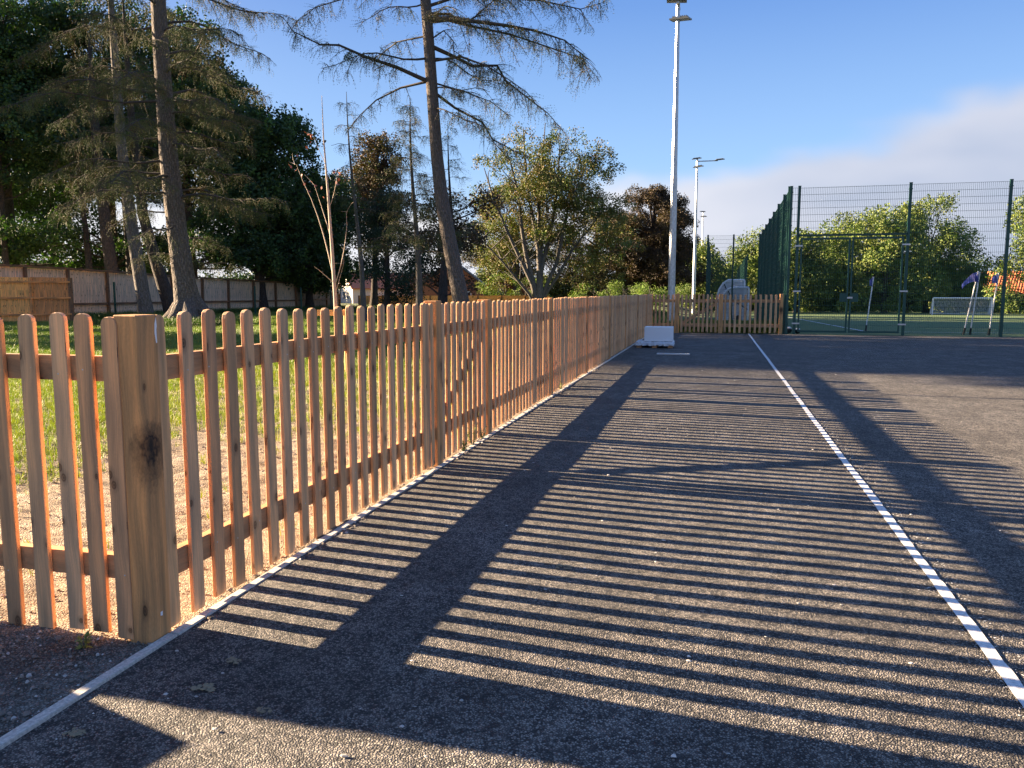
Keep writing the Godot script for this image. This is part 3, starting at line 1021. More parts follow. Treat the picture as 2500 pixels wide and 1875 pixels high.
# ------------------------------------------------------------------ old timber fences, far left
func board_run(f: Node3D, a: Vector3, b: Vector3, h0: float, h1: float, m: Material, bw: float, tint0: Color, back := true) -> void:
	var mb := MB.new()
	var d := b - a
	var l := d.length()
	var t := d / l
	var n := t.cross(Vector3.UP)
	if n.dot(-a - f.position) < 0: n = -n
	var k := int(l / bw)
	for i in k:
		var p := a + t * (l * i / k)
		var q := a + t * (l * (i + 1) / k - 0.004)
		var w := rf(0.75, 1.15)
		mb.col = Color(tint0.r * w, tint0.g * w * rf(0.97, 1.03), tint0.b * w)
		var hh := lerpf(h0, h1, float(i) / k) + rf(-0.006, 0.006)
		var o := n * (0.012 * (i % 2))
		var u := rng.randf()
		mb.quad(p + o + Vector3(0, 0.03, 0), q + o + Vector3(0, 0.03, 0), q + o + Vector3(0, hh, 0), p + o + Vector3(0, hh, 0), n, Vector2(u, 0), Vector2(u + 0.2, 0), Vector2(u + 0.2, 1.4), Vector2(u, 1.4))
		mb.quad(p + o - n * 0.02 + Vector3(0, 0.03, 0), q + o - n * 0.02 + Vector3(0, 0.03, 0), q + o - n * 0.02 + Vector3(0, hh, 0), p + o - n * 0.02 + Vector3(0, hh, 0), -n)
		mb.quad(p + o + Vector3(0, hh, 0), q + o + Vector3(0, hh, 0), q + o - n * 0.02 + Vector3(0, hh, 0), p + o - n * 0.02 + Vector3(0, hh, 0), Vector3.UP)
		mb.quad(q + o + Vector3(0, 0.03, 0), q + o - n * 0.02 + Vector3(0, 0.03, 0), q + o - n * 0.02 + Vector3(0, hh, 0), q + o + Vector3(0, hh, 0), t)
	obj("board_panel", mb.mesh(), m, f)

func make_boundary_fences() -> void:
	# the tall weathered grey fence
	var f := thing("board_fence", Vector3(-33.5, 0, -40), "long weathered grey board fence with brown posts behind the larches", "fence")
	var o := f.position
	var px := [[-30.62, -24.07, 2.5], [-30.18, -26.46, 2.49], [-29.91, -28.76, 2.45], [-29.82, -31.06, 2.41], [-29.74, -33.45, 2.35], [-29.65, -35.75, 2.27], [-29.47, -38.05, 2.2], [-29.29, -40.36, 2.14], [-29.12, -42.66, 2.09], [-28.85, -44.96, 2.03], [-28.59, -47.17, 1.97], [-28.32, -49.38, 1.94], [-29.47, -53.28, 1.48], [-30.98, -58.85, 1.26], [-32.74, -64.61, 1.12]]
	for k in px.size():
		var a := Vector3(px[k][0], 0, px[k][1]) - o
		var mb := MB.new()
		mb.box(Vector3(0.03, -0.1, -0.06), Vector3(0.15, px[k][2] + 0.0, 0.06), Transform3D(Basis(Vector3.RIGHT, Vector3.UP.rotated(Vector3.RIGHT, rf(-0.05, 0.08) if k > 4 else 0.0), Vector3.BACK), a))
		obj("post", mb.mesh(), M.old_wood, f)
		if k == px.size() - 1: break
		var b := Vector3(px[k + 1][0], 0, px[k + 1][1]) - o
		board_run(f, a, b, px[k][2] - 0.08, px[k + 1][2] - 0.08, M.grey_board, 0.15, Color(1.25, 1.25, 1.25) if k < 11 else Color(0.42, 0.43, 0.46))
		for y in [0.72, -1.0]:
			mb = MB.new()
			var ya: float = y if y > 0 else px[k][2] - 0.02
			var yb: float = y if y > 0 else px[k + 1][2] - 0.02
			mb.bar(a + Vector3(0.09, ya, 0), b + Vector3(0.09, yb, 0), 0.06 if y > 0 else 0.14, 0.10 if y > 0 else 0.09)
			obj("rail", mb.mesh(), M.old_wood, f)
	# the newer brown fence corner in front of it
	f = thing("board_fence", Vector3(-28, 0, -27.5), "newer brown lap board fence panels at the left edge, before grey fence", "fence")
	o = f.position
	px = [[-31.2, -24.9], [-29.0, -26.5], [-28.0, -27.25], [-26.85, -28.15]]
	for k in 3:
		var a := Vector3(px[k][0], 0, px[k][1]) - o
		var b := Vector3(px[k + 1][0], 0, px[k + 1][1]) - o
		board_run(f, a, b, 1.92, 1.90, M.larch_lap if k == 2 else M.larch_lap_new, 0.12, Color.WHITE)
		for y in [0.35, 1.05, 1.72]:
			var mb := MB.new()
			mb.bar(a + Vector3(0.05, y, 0.06), b + Vector3(0.05, y, 0.06), 0.06, 0.07)
			obj("rail", mb.mesh(), M.larch_lap, f)
	for k in range(1, 4):
		var mb := MB.new()
		mb.box(Vector3(-0.05, -0.1, -0.05), Vector3(0.07, 1.9, 0.08), Transform3D(Basis.IDENTITY, Vector3(px[k][0], 0, px[k][1]) - o))
		obj("post", mb.mesh(), M.larch_lap if k < 3 else M.old_wood, f)
	# slim green posts standing before the grey fence
	var gp := [[-27.3, -31.2, 1.75, "slim dark green post before the grey fence, left of the twin trunks"], [-24.8, -38.9, 1.6, "slim dark green post right of the big larch"], [-24.1, -42.7, 1.55, "slim dark green post in mid grey fence"], [-23.4, -45.1, 1.5, "slim dark green post nearest the grey fence corner"]]
	for q in gp:
		var mb := MB.new()
		mb.box(Vector3(-0.035, -0.1, -0.035), Vector3(0.035, q[2], 0.035))
		mb.box(Vector3(-0.04, q[2], -0.04), Vector3(0.04, q[2] + 0.012, 0.04))
		var t := obj("green_post", mb.mesh(), M.green)
		t.position = Vector3(q[0], 0, q[1])
		tag(t, q[3], "post", "slim green posts")
	# light fence by the houses
	f = thing("board_fence", Vector3(-24, 0, -64), "pale garden fence low down in front of the brick house", "fence")
	o = f.position
	for k in 8:
		var a := Vector3(-30.0 + k * 2.0, 0, -63.0 - k * 0.5) - o
		var b := Vector3(-28.0 + k * 2.0, 0, -63.5 - k * 0.5) - o
		board_run(f, a, b, 0.98, 0.98, M.larch_lap_new, 0.14, Color(1.0, 0.95, 0.8))
		var mb := MB.new()
		mb.box(Vector3(-0.05, -0.1, 0.0), Vector3(0.05, 1.0, 0.09), Transform3D(Basis.IDENTITY, a))
		obj("post", mb.mesh(), M.old_wood, f)

# ------------------------------------------------------------------ houses
func house(called: String, at: Vector3, turn: float, sz: Vector3, ridge: float, wall: Material, roof: Material, label: String, wins: Array, chim: bool, tiles := false) -> void:
	# gable ends face local +z and -z; sz = width (x), eaves height, length (z)
	var h := thing(called, at, label, "house")
	h.rotation.y = turn
	var w := sz.x / 2
	var l := sz.z / 2
	var mb := MB.new()
	for s in [-1.0, 1.0]:
		mb.quad(Vector3(s * w, -0.5, -l), Vector3(s * w, -0.5, l), Vector3(s * w, sz.y, l), Vector3(s * w, sz.y, -l), Vector3(s, 0, 0))
		mb.quad(Vector3(-w, -0.5, s * l), Vector3(w, -0.5, s * l), Vector3(w, sz.y, s * l), Vector3(-w, sz.y, s * l), Vector3(0, 0, s))
		if s > 0: mb.tri(Vector3(-w, sz.y, l), Vector3(0, ridge, l), Vector3(w, sz.y, l))
		else: mb.tri(Vector3(-w, sz.y, -l), Vector3(w, sz.y, -l), Vector3(0, ridge, -l))
	obj("wall", mb.mesh(), wall, h)
	mb = MB.new()
	var sl := Vector2(w, ridge - sz.y).normalized()
	for s in [-1.0, 1.0]:
		var e := Vector3(s * (w + 0.25 * sl.x), sz.y - 0.25 * sl.y, 0)
		var n := Vector3(s * sl.y, sl.x, 0)
		var r := Vector3(0, ridge + 0.02, 0)
		var z1 := Vector3(0, 0, l + 0.2)
		var u := n * 0.12
		mb.quad(e - z1 + u, e + z1 + u, r + z1 + u, r - z1 + u, n)
		mb.quad(e - z1, e + z1, r + z1, r - z1, -n)
		mb.quad(e - z1, e + z1, e + z1 + u, e - z1 + u, Vector3(s, -0.5, 0).normalized())
		for q in [-1.0, 1.0]: mb.quad(e + z1 * q, r + z1 * q, r + z1 * q + u, e + z1 * q + u, Vector3(0, 0, q))
	var ro := obj("roof", mb.mesh(), roof, h)
	if tiles:
		# rolls of pantile running up the slope
		mb = MB.new()
		for s in [-1.0, 1.0]:
			var zz := -l
			while zz < l + 0.1:
				var e := Vector3(s * (w + 0.2 * sl.x), sz.y - 0.2 * sl.y, zz) + Vector3(s * sl.y, sl.x, 0) * 0.13
				var r := Vector3(0, ridge, zz) + Vector3(s * sl.y, sl.x, 0) * 0.13
				mb.tube(PackedVector3Array([e, r]), PackedFloat32Array([0.09, 0.09]), 5, false)
				zz += 0.3
		var ti := obj("pantile_rolls", mb.mesh(), roof, ro)
	if chim:
		mb = MB.new()
		mb.box(Vector3(-0.35, ridge - 0.6, -l * 0.5), Vector3(0.35, ridge + 0.7, -l * 0.5 + 0.5))
		obj("chimney", mb.mesh(), wall, ro)
	for q in wins:   # [face axis sign z, x centre, y centre, w, h]
		var fz: float = q[0] * (l + 0.002)
		mb = MB.new()
		mb.box(Vector3(q[1] - q[3] / 2, q[2] - q[4] / 2, fz - 0.03), Vector3(q[1] + q[3] / 2, q[2] + q[4] / 2, fz + 0.03))
		var wi := obj("window", mb.mesh(), M.frame, h)
		for s in [-1.0, 1.0]:
			mb = MB.new()
			var cx: float = q[1] + s * q[3] * 0.235
			mb.box(Vector3(cx - q[3] * 0.19, q[2] - q[4] * 0.42, fz + 0.02), Vector3(cx + q[3] * 0.19, q[2] + q[4] * 0.42, fz + 0.034))
			obj("pane", mb.mesh(), M.pane, wi)

func make_buildings() -> void:
	house("brick_house", Vector3(-28.0, -0.2, -83.0), 0.25, Vector3(6.6, 2.2, 9.0), 4.75, M.brick, M.slate, "red brick house with slate gable seen behind the leaning larch", [[1, 1.6, 1.0, 0.9, 1.1]], false)
	house("brick_house", Vector3(-22.5, -0.2, -88.0), 0.25, Vector3(5.0, 2.0, 9.0), 4.0, M.brick, M.slate, "lower red brick house right of the gabled one", [[1, 0.2, 1.35, 0.8, 1.0], [1, -1.5, 1.35, 0.6, 1.0]], false)
	house("rendered_house", Vector3(-37.0, -0.3, -88.0), -0.9, Vector3(6.5, 2.0, 12.0), 3.7, M.render, M.pantile, "pale rendered house beyond the grey fence behind dark trees", [[1, 0.8, 1.2, 1.0, 1.0], [1, -1.2, 1.2, 1.0, 1.0]], true)
	house("rendered_house", Vector3(-32.5, -0.3, -92.0), 0.3, Vector3(5.0, 2.1, 8.0), 3.9, M.render, M.slate, "pale rendered house left of the brick gable", [[1, 0.8, 1.3, 1.0, 1.0]], false)
	house("bungalow", Vector3(34.0, -1.25, -112.0), 1.15, Vector3(8.0, 2.4, 15.0), 5.0, M.brick, M.pantile, "brick bungalow with an orange pantile roof behind the far goal", [[1, 1.6, 1.3, 1.3, 1.0], [1, -1.6, 1.3, 1.3, 1.0]], false, true)
	# scaffold beyond the fence
	var s := thing("scaffold", Vector3(-43.5, 0, -84.0), "pale scaffold poles above the end of the grey fence", "scaffold")
	for k in 5:
		var mb := MB.new()
		mb.tube(PackedVector3Array([Vector3(k * 0.9, 0, -k * 0.2), Vector3(k * 0.9, 4.0 - (k % 2) * 0.6, -k * 0.2)]), PackedFloat32Array([0.04, 0.04]), 6)
		obj("pole", mb.mesh(), M.steel, s)
	for y in [1.4, 2.1]:
		var mb := MB.new()
		mb.bar(Vector3(-0.2, y, 0.05), Vector3(3.8, y, -0.75), 0.05, 0.05)
		obj("rail", mb.mesh(), M.steel, s)

# ------------------------------------------------------------------ trees
var clumps := {}

func clump_mesh(kind: String, leaves: int, r: float, size: float, asp: float) -> ArrayMesh:
	if clumps.has(kind): return clumps[kind]
	var mb := MB.new()
	for k in leaves:
		var p := rand_dir() * r * pow(rng.randf(), 0.45)
		p.y *= 0.75
		var d := (rand_dir() + Vector3(0, -0.35, 0)).normalized()
		var s := d.cross(rand_dir()).normalized()
		var n := d.cross(s)
		var l := size * rf(0.7, 1.25)
		var w := l * asp
		var tip := p + d * l - n * l * 0.12
		var mid := p + d * l * 0.45
		var sh := rf(0.75, 1.2)
		mb.col = Color(sh, sh, sh)
		mb.tri(p, mid + s * w + n * w * 0.25, tip)
		mb.tri(p, tip, mid - s * w + n * w * 0.25)
	clumps[kind] = mb.mesh()
	return clumps[kind]

func limb(mb: MB, a: Vector3, b: Vector3, r0: float, r1: float, sag: float, sides := 5) -> PackedVector3Array:
	var p := PackedVector3Array()
	var r := PackedFloat32Array()
	var k := 6
	var side := (b - a).cross(rand_dir()).normalized() * a.distance_to(b) * rf(0.03, 0.09)
	for i in k + 1:
		var t := float(i) / k
		p.append(a.lerp(b, t) + side * sin(t * PI * rf(0.9, 1.1)) + Vector3(0, sag * sin(t * PI), 0))
		r.append(lerpf(r0, r1, t))
	mb.tube(p, r, sides, true, 0.5)
	return p

# a broadleaved tree: lobes = boughs [centre, radius, squash]; leaf clumps sit on the boughs' skins
func leafy_tree(called: String, label: String, group: String, base: Vector3, trunk_top: Vector3, r0: float, lobes: Array, pal: Array, kind: String, per_m2: float, bark: Material, fill := 0.25, limbs := true) -> Node3D:
	var t := thing(called, base, label, "tree", group)
	var mb := MB.new()
	var tp := trunk_top - base
	var pts := PackedVector3Array(); var rr := PackedFloat32Array()
	for i in 9:
		var q := i / 8.0
		pts.append(Vector3(tp.x * q, -0.15 + (tp.y + 0.15) * q, tp.z * q) + Vector3(sin(q * 5.0 + base.x), 0, cos(q * 4.0 + base.z)) * 0.12 * q)
		rr.append(r0 * lerpf(1.0, 0.35, q) * (1.0 + 0.55 * exp(-q * 16.0)))
	mb.tube(pts, rr, 10, true, 0.4)
	obj("trunk", mb.mesh(), bark, t)
	if limbs:
		mb = MB.new()
		for q in lobes:
			var c: Vector3 = q[0] - base
			var y := clampf((c.y - q[1]) / tp.y, 0.18, 0.95)
			var s := Vector3(tp.x * y, tp.y * y, tp.z * y)
			limb(mb, s, c, r0 * 0.30 * rf(0.6, 1.0), 0.025, rf(-0.2, 0.5))
			for e in 3: limb(mb, s.lerp(c, rf(0.5, 0.8)), c + rand_dir() * q[1] * 0.8, r0 * 0.09, 0.012, 0.1, 4)
		obj("limbs", mb.mesh(), bark, t).set_meta("kind", "stuff")
	var buf := PackedFloat32Array()
	var gap := noise(FastNoiseLite.TYPE_SIMPLEX, 0.55, int(base.x * 7.0) + 400)
	for q in lobes:
		var c: Vector3 = q[0] - base
		var rad: float = q[1]
		var sq: float = q[2] if q.size() > 2 else 0.8
		var k := int(per_m2 * 34.0 * rad * rad * (0.5 + 0.5 * sq))
		var hue := rf(0.85, 1.15)
		for i in k:
			var d := rand_dir()
			var inner := rng.randf() < fill
			if not inner and d.y < -0.45 and rng.randf() < 0.6: continue
			var p := c + Vector3(d.x, d.y * sq, d.z) * rad * (rf(0.15, 0.85) if inner else rf(0.82, 1.14))
			if gap.get_noise_3dv(p + base) > (0.30 if not inner else 0.2): continue
			var cc: Color = pal[rng.randi() % pal.size()]
			var j := rf(0.75, 1.25) * hue
			put(buf, Transform3D(rand_basis(rf(0.7, 1.25)), p), Color(cc.r * j * rf(0.92, 1.08), cc.g * j, cc.b * j))
	multi("crown", clump_mesh(kind, 0, 0, 0, 0), M.leaf, buf, t).set_meta("kind", "stuff")
	return t

func bough_cloud(c: Vector3, r: Vector3, n: int, rl: Vector2, shell := 0.55) -> Array:
	var out := []
	for i in n:
		var d := rand_dir()
		var k := lerpf(shell, 0.95, rng.randf())
		if rng.randf() < 0.2: k = rf(0.1, 0.6)
		out.append([c + Vector3(d.x * r.x, d.y * r.y, d.z * r.z) * k, rf(rl.x, rl.y), rf(0.6, 0.85)])
	return out

# larches: drooping, feathery boughs
func spray_mesh(strands: int, length: float) -> ArrayMesh:
	var mb := MB.new()
	for s in strands:
		var a := TAU * s / strands + rf(-0.4, 0.4)
		var d := Vector3(cos(a), 0, sin(a))
		var l := length * rf(0.6, 1.15)
		var prev := Vector3.ZERO
		var segs := 6
		for k in segs:
			var t := (k + 1.0) / segs
			var p := d * l * 0.38 * sin(t * 1.7) + Vector3(0, -l * pow(t, 1.4), 0) + rand_dir() * 0.012
			var side := d.cross(Vector3.UP) * 0.0035
			mb.col = Color(0.42, 0.30, 0.26)
			mb.tri(prev - side, prev + side, p)
			mb.col = Color.WHITE
			for q in 3:
				var e := (rand_dir() + Vector3(0, -0.2, 0)).normalized() * rf(0.022, 0.042)
				var w := e.cross(rand_dir()).normalized() * 0.0065
				mb.tri(p - w, p + e, p + w)
			prev = p
	return mb.mesh()

func feather(wood: MB, buf: PackedFloat32Array, p: PackedVector3Array, r0: float, twig: float, pal: Array, dens: float, from := 0.2) -> void:
	# one bough: its wood, side twigs and hanging sprays
	var r := PackedFloat32Array()
	var k := p.size()
	for i in k: r.append(lerpf(r0, 0.008, pow(float(i) / (k - 1), 0.8)))
	wood.tube(p, r, 6, true, 0.6)
	var total := 0.0
	for i in k - 1: total += p[i].distance_to(p[i + 1])
	var along := 0.0
	var sgn := 1.0
	for i in k - 1:
		var a := p[i]; var b := p[i + 1]
		var l := a.distance_to(b)
		var t := (b - a) / l
		var s := 0.0
		while s < l:
			var f := (along + s) / total
			if f > from and rng.randf() < dens:
				var q := a + t * s
				var side := t.cross(Vector3.UP)
				if side.length() < 0.1: side = Vector3.RIGHT
				side = side.normalized() * sgn
				sgn = -sgn
				var tl := twig * rf(0.35, 1.0) * (1.15 - 0.6 * f)
				var dir := (side * rf(0.5, 1.0) + t * rf(0.1, 0.8) + Vector3(0, rf(-0.5, 0.35), 0)).normalized()
				var tp := PackedVector3Array(); var tr := PackedFloat32Array()
				for e in 5:
					var u := e / 4.0
					tp.append(q + dir * tl * u + Vector3(0, -tl * 0.38 * u * u, 0))
					tr.append(lerpf(minf(0.014, r0 * 0.4), 0.004, u))
				wood.tube(tp, tr, 4, false)
				var m := int(tl / 0.15) + 1
				for e in m:
					if rng.randf() > 0.82: continue
					var u := (e + rng.randf()) / m
					var pos := q + dir * tl * u + Vector3(0, -tl * 0.38 * u * u, 0)
					var cc: Color = pal[rng.randi() % pal.size()]
					var j := rf(0.75, 1.3)
					var sc := rf(0.55, 1.25)
					var tilt := rf(0.0, 0.5) if rng.randf() < 0.6 else rf(0.4, 1.9)
					put(buf, Transform3D(Basis(Vector3.UP, rf(0, TAU)) * Basis(Vector3.RIGHT, tilt) * Basis.from_scale(Vector3(sc, sc * rf(0.6, 1.3), sc)), pos), Color(cc.r * j, cc.g * j, cc.b * j))
			s += rf(0.09, 0.2)
		along += l

func bough(a: Vector3, az: float, l: float, rise: float, droop: float) -> PackedVector3Array:
	var p := PackedVector3Array()
	var d := Vector3(cos(az), 0, sin(az))
	var w := d.cross(Vector3.UP) * rf(-0.1, 0.1) * l
	for i in 9:
		var t := i / 8.0
		p.append(a + d * l * t + w * sin(t * 2.6) + Vector3(0, l * (rise * t - droop * t * t) + 0.03 * l * sin(t * 9.0 + az), 0))
	return p

func stem_at(p: PackedVector3Array, y: float) -> Vector3:
	for i in p.size() - 1:
		if y <= p[i + 1].y: return p[i].lerp(p[i + 1], clampf((y - p[i].y) / (p[i + 1].y - p[i].y), 0, 1))
	return p[p.size() - 1]

func larch(label: String, base: Vector3, stem: PackedVector3Array, radii: PackedFloat32Array, bark: Material, pal: Array, own: Array, spec: Array, roots := 0) -> void:
	# own: hand-set boughs [polyline, radius, twig length]; spec: [y from, y to, count, length at bottom, length at top, rise, droop, twig, density]
	var t := thing("larch_tree", base, label, "tree", "larches behind the picket fence")
	var mb := MB.new()
	mb.tube(stem, radii, 14, true, 0.45)
	for k in roots:
		var a := TAU * k / roots + rf(-0.3, 0.3)
		var d := Vector3(cos(a), 0, sin(a))
		var l := rf(0.7, 1.2) * radii[0] * 1.6
		mb.tube(PackedVector3Array([Vector3(0, 0.95, 0) + d * radii[0] * 0.2, d * l * 0.45 + Vector3(0, 0.36, 0), d * l * 0.98 + Vector3(0, -0.12, 0)]), PackedFloat32Array([radii[0] * 0.5, radii[0] * 0.42, 0.12]), 8, false, 0.5)
	obj("trunk", mb.mesh(), bark, t)
	var wood := MB.new()
	var buf := PackedFloat32Array()
	for q in own: feather(wood, buf, q[0], q[1], q[2], pal, q[3] if q.size() > 3 else 0.9, 0.18)
	for s in spec:
		for i in s[2]:
			var y := lerpf(s[0], s[1], (i + rng.randf()) / s[2])
			var f: float = (y - s[0]) / maxf(0.01, s[1] - s[0])
			var l: float = lerpf(s[3], s[4], f) * rf(0.65, 1.1)
			feather(wood, buf, bough(stem_at(stem, y), i * 2.4 + rf(-0.5, 0.5), l, s[5] * rf(0.5, 1.4), s[6] * rf(0.6, 1.3)), clampf(l * 0.013, 0.012, 0.06), s[7], pal, s[8])
	obj("boughs", wood.mesh(), M.twig, t).set_meta("kind", "stuff")
	multi("needles", clumps.spray, M.needle, buf, t).set_meta("kind", "stuff")

func pv(a: Array, d: float, base_px: Vector2, m_per_px: float, depth: Array) -> PackedVector3Array:
	# bough outline in the picture's plane through the tree, given its own run in depth
	var p := PackedVector3Array()
	for i in a.size():
		var u := float(i) / maxf(1, a.size() - 1)
		p.append(VIEW_R * (a[i][0] - base_px.x) * m_per_px + Vector3(0, (base_px.y - a[i][1]) * m_per_px, 0) + VIEW_F * lerpf(0.0, depth[0], u))
	return p

func make_trees() -> void:
	clump_mesh("maple", 15, 0.46, 0.17, 0.42)
	clump_mesh("small", 18, 0.40, 0.105, 0.42)
	clump_mesh("copper", 18, 0.48, 0.14, 0.40)
	clump_mesh("far", 16, 0.62, 0.20, 0.42)
	clumps.spray = spray_mesh(5, 0.36)
	var dark := [Color(0.035, 0.075, 0.022), Color(0.045, 0.095, 0.022), Color(0.028, 0.060, 0.022), Color(0.065, 0.125, 0.022)]
	var copper := [Color(0.085, 0.044, 0.022), Color(0.065, 0.036, 0.022), Color(0.12, 0.066, 0.024), Color(0.075, 0.062, 0.020)]
	var green := [Color(0.15, 0.20, 0.035), Color(0.125, 0.185, 0.035), Color(0.175, 0.205, 0.04), Color(0.10, 0.15, 0.03)]
	var olive := [Color(0.15, 0.135, 0.032), Color(0.17, 0.115, 0.03), Color(0.11, 0.13, 0.03), Color(0.12, 0.16, 0.034)]
	var bright := [Color(0.14, 0.21, 0.028), Color(0.17, 0.22, 0.03), Color(0.11, 0.18, 0.028)]
	var larchc := [Color(0.095, 0.12, 0.030), Color(0.11, 0.13, 0.034), Color(0.085, 0.115, 0.032), Color(0.15, 0.11, 0.035)]
	var larchd := [Color(0.075, 0.105, 0.035), Color(0.085, 0.11, 0.032), Color(0.11, 0.085, 0.035)]
	# --- the big larch, left
	var b1 := Vector3(-20.05, 0, -26.83)
	var st := PackedVector3Array([Vector3(0.1, -0.2, 0), Vector3(0.02, 0.5, 0), Vector3(-0.12, 1.6, 0.02), Vector3(-0.30, 3.4, 0.05), Vector3(-0.50, 6.4, 0.1), Vector3(-0.56, 9.3, 0.12), Vector3(-0.62, 12.2, 0.1), Vector3(-0.7, 17.0, 0.1), Vector3(-0.72, 22.0, 0.1)])
	larch("big larch with flared fissured trunk before the grey fence", b1, st, PackedFloat32Array([0.74, 0.56, 0.43, 0.375, 0.34, 0.30, 0.27, 0.17, 0.05]), M.bark, larchc, [],
		[[2.2, 5.2, 6, 2.4, 3.2, 0.12, 0.22, 1.0, 0.75], [4.6, 9.2, 18, 4.4, 5.2, 0.10, 0.26, 1.35, 0.95], [8.2, 13.5, 17, 5.4, 5.6, 0.22, 0.24, 1.35, 0.95], [13.5, 21.5, 18, 5.0, 1.0, 0.35, 0.2, 1.2, 0.7]], 7)
	# --- the leaning larch in the middle; its boughs read from the picture
	var b2 := Vector3(-8.02, 0, -24.78)
	var mpp := 26.0 / 1930.0 / 2.183
	var bp := Vector2(1056, 1720)
	var S := func(a: Array) -> PackedVector3Array: return pv(a, 26.0, bp, mpp, [0.0])
	st = S.call([[1062, 1745], [1052, 1650], [1025, 1500], [968, 1200], [935, 1000], [915, 800], [902, 600], [890, 400], [878, 200], [864, 0], [848, -260], [836, -560], [828, -900]])
	var own := []
	var lst := [
		[[[905, 128], [1000, 140], [1100, 170], [1280, 212], [1420, 255], [1560, 318], [1660, 420]], 0.115, 1.5, -2.2],
		[[[885, 100], [980, 84], [1060, 112], [1110, 72], [1150, 20], [1230, -60], [1330, -120]], 0.06, 1.2, 1.6],
		[[[868, 428], [720, 370], [560, 325], [440, 280], [350, 286], [230, 235], [190, 178]], 0.075, 1.15, -1.2],
		[[[866, 432], [720, 445], [580, 490], [480, 550], [380, 640]], 0.05, 0.75, 1.8],
		[[[905, 262], [1010, 300], [1100, 336], [1230, 325], [1272, 392], [1400, 480], [1500, 545], [1590, 638]], 0.075, 1.1, 1.4],
		[[[905, 328], [1050, 330], [1180, 395], [1290, 480], [1380, 560]], 0.05, 1.0, -1.9],
		[[[912, 490], [1010, 556], [1150, 622], [1205, 705], [1330, 765], [1400, 790]], 0.055, 0.95, 0.9],
		[[[905, 438], [1050, 446], [1190, 466], [1300, 520]], 0.035, 0.8, 2.6],
		[[[872, 205], [700, 200], [600, 226], [540, 250]], 0.035, 0.9, 2.2],
		[[[858, 10], [760, -8], [600, -20], [420, 0], [280, 30], [165, 100]], 0.06, 1.0, 0.8],
		[[[880, 60], [1040, 20], [1250, 40], [1450, 60], [1650, 110], [1765, 85]], 0.06, 1.4, -0.8],
		[[[905, 110], [1080, 130], [1300, 150], [1500, 190], [1700, 230], [1755, 330]], 0.06, 1.4, 2.4],
		[[[900, 560], [960, 590], [1080, 660], [1200, 720]], 0.03, 0.7, -1.6],
		[[[880, 230], [960, 190], [1010, 250], [1015, 330]], 0.03, 0.6, -0.6]]
	for q in lst: own.append([pv(q[0], 26.0, bp, mpp, [q[3]]), q[1], q[2], 0.95 if q[0][1][0] > 900 else 0.75])
	larch("slim larch with bare leaning trunk in the middle, spreading boughs", b2, st, PackedFloat32Array([0.34, 0.285, 0.262, 0.235, 0.215, 0.195, 0.187, 0.18, 0.172, 0.165, 0.14, 0.10, 0.03]), M.bark, larchd, own,
		[[7.6, 10.4, 5, 3.2, 3.4, 0.05, 0.2, 1.0, 0.7], [10.4, 16.0, 16, 4.2, 1.0, 0.3, 0.2, 1.1, 0.7]], 0)
	# --- slighter larches
	var slim := func(label: String, base: Vector3, lean: Vector2, h: float, r: float, y0: float, l0: float, n: int, dens: float, bk: Material) -> void:
		var p := PackedVector3Array(); var rr := PackedFloat32Array()
		for i in 9:
			var q := i / 8.0
			p.append(Vector3(lean.x * q + 0.08 * sin(q * 6.0), -0.2 + (h + 0.2) * q, lean.y * q))
			rr.append(r * (1.0 - 0.93 * q) * (1.0 + 0.4 * exp(-q * 20.0)))
		larch(label, base, p, rr, bk, larchd if dens < 0.9 else larchc, [], [[y0, h - 0.2, n, l0, 0.35, 0.15, 0.16, 0.6, dens]])
	slim.call("thin grey larch stem right of the pale sapling", Vector3(-14.7, 0, -31.3), Vector2(-0.5, 0.1), 9.6, 0.13, 4.6, 1.5, 16, 0.55, M.bark_grey)
	slim.call("young feathery larch left of the leaning trunk", Vector3(-10.95, 0, -28.15), Vector2(-0.2, 0.0), 8.4, 0.15, 2.6, 2.3, 34, 0.95, M.bark_grey)
	slim.call("thin larch half hidden behind the leaning trunk", Vector3(-12.1, 0, -36.1), Vector2(-0.3, 0.1), 9.2, 0.14, 3.0, 2.0, 22, 0.6, M.bark_dark)
	# trunks left of the big larch
	var pt := PackedVector3Array([Vector3(0.05, -0.2, 0), Vector3(-0.1, 1.0, 0), Vector3(-0.45, 4.2, 0.1), Vector3(-0.7, 8.0, 0.2), Vector3(-0.8, 13.0, 0.2), Vector3(-0.9, 18.0, 0.2)])
	larch("pale grey larch trunk leaning left beside the big larch", Vector3(-25.85, 0, -31.5), pt, PackedFloat32Array([0.40, 0.31, 0.27, 0.22, 0.15, 0.04]), M.bark_grey, larchd, [], [[5.0, 17.5, 26, 3.6, 0.8, 0.1, 0.25, 1.0, 0.7]])
	pt = PackedVector3Array([Vector3(0.1, -0.2, 0), Vector3(-0.2, 0.9, 0), Vector3(-0.75, 2.6, 0.0), Vector3(-1.3, 5.0, 0.1), Vector3(-1.6, 10.0, 0.2), Vector3(-1.7, 15.0, 0.2)])
	larch("dark larch trunk leaning left behind the pale grey one", Vector3(-25.75, 0, -33.2), pt, PackedFloat32Array([0.42, 0.33, 0.28, 0.24, 0.16, 0.04]), M.bark_dark, larchd, [], [[5.5, 14.5, 18, 3.2, 0.8, 0.1, 0.25, 1.0, 0.7]])
	pt = PackedVector3Array([Vector3(0.1, -0.2, 0), Vector3(0, 1.0, 0), Vector3(-0.3, 5.0, 0.1), Vector3(-0.5, 9.6, 0.2), Vector3(-0.6, 16.0, 0.2)])
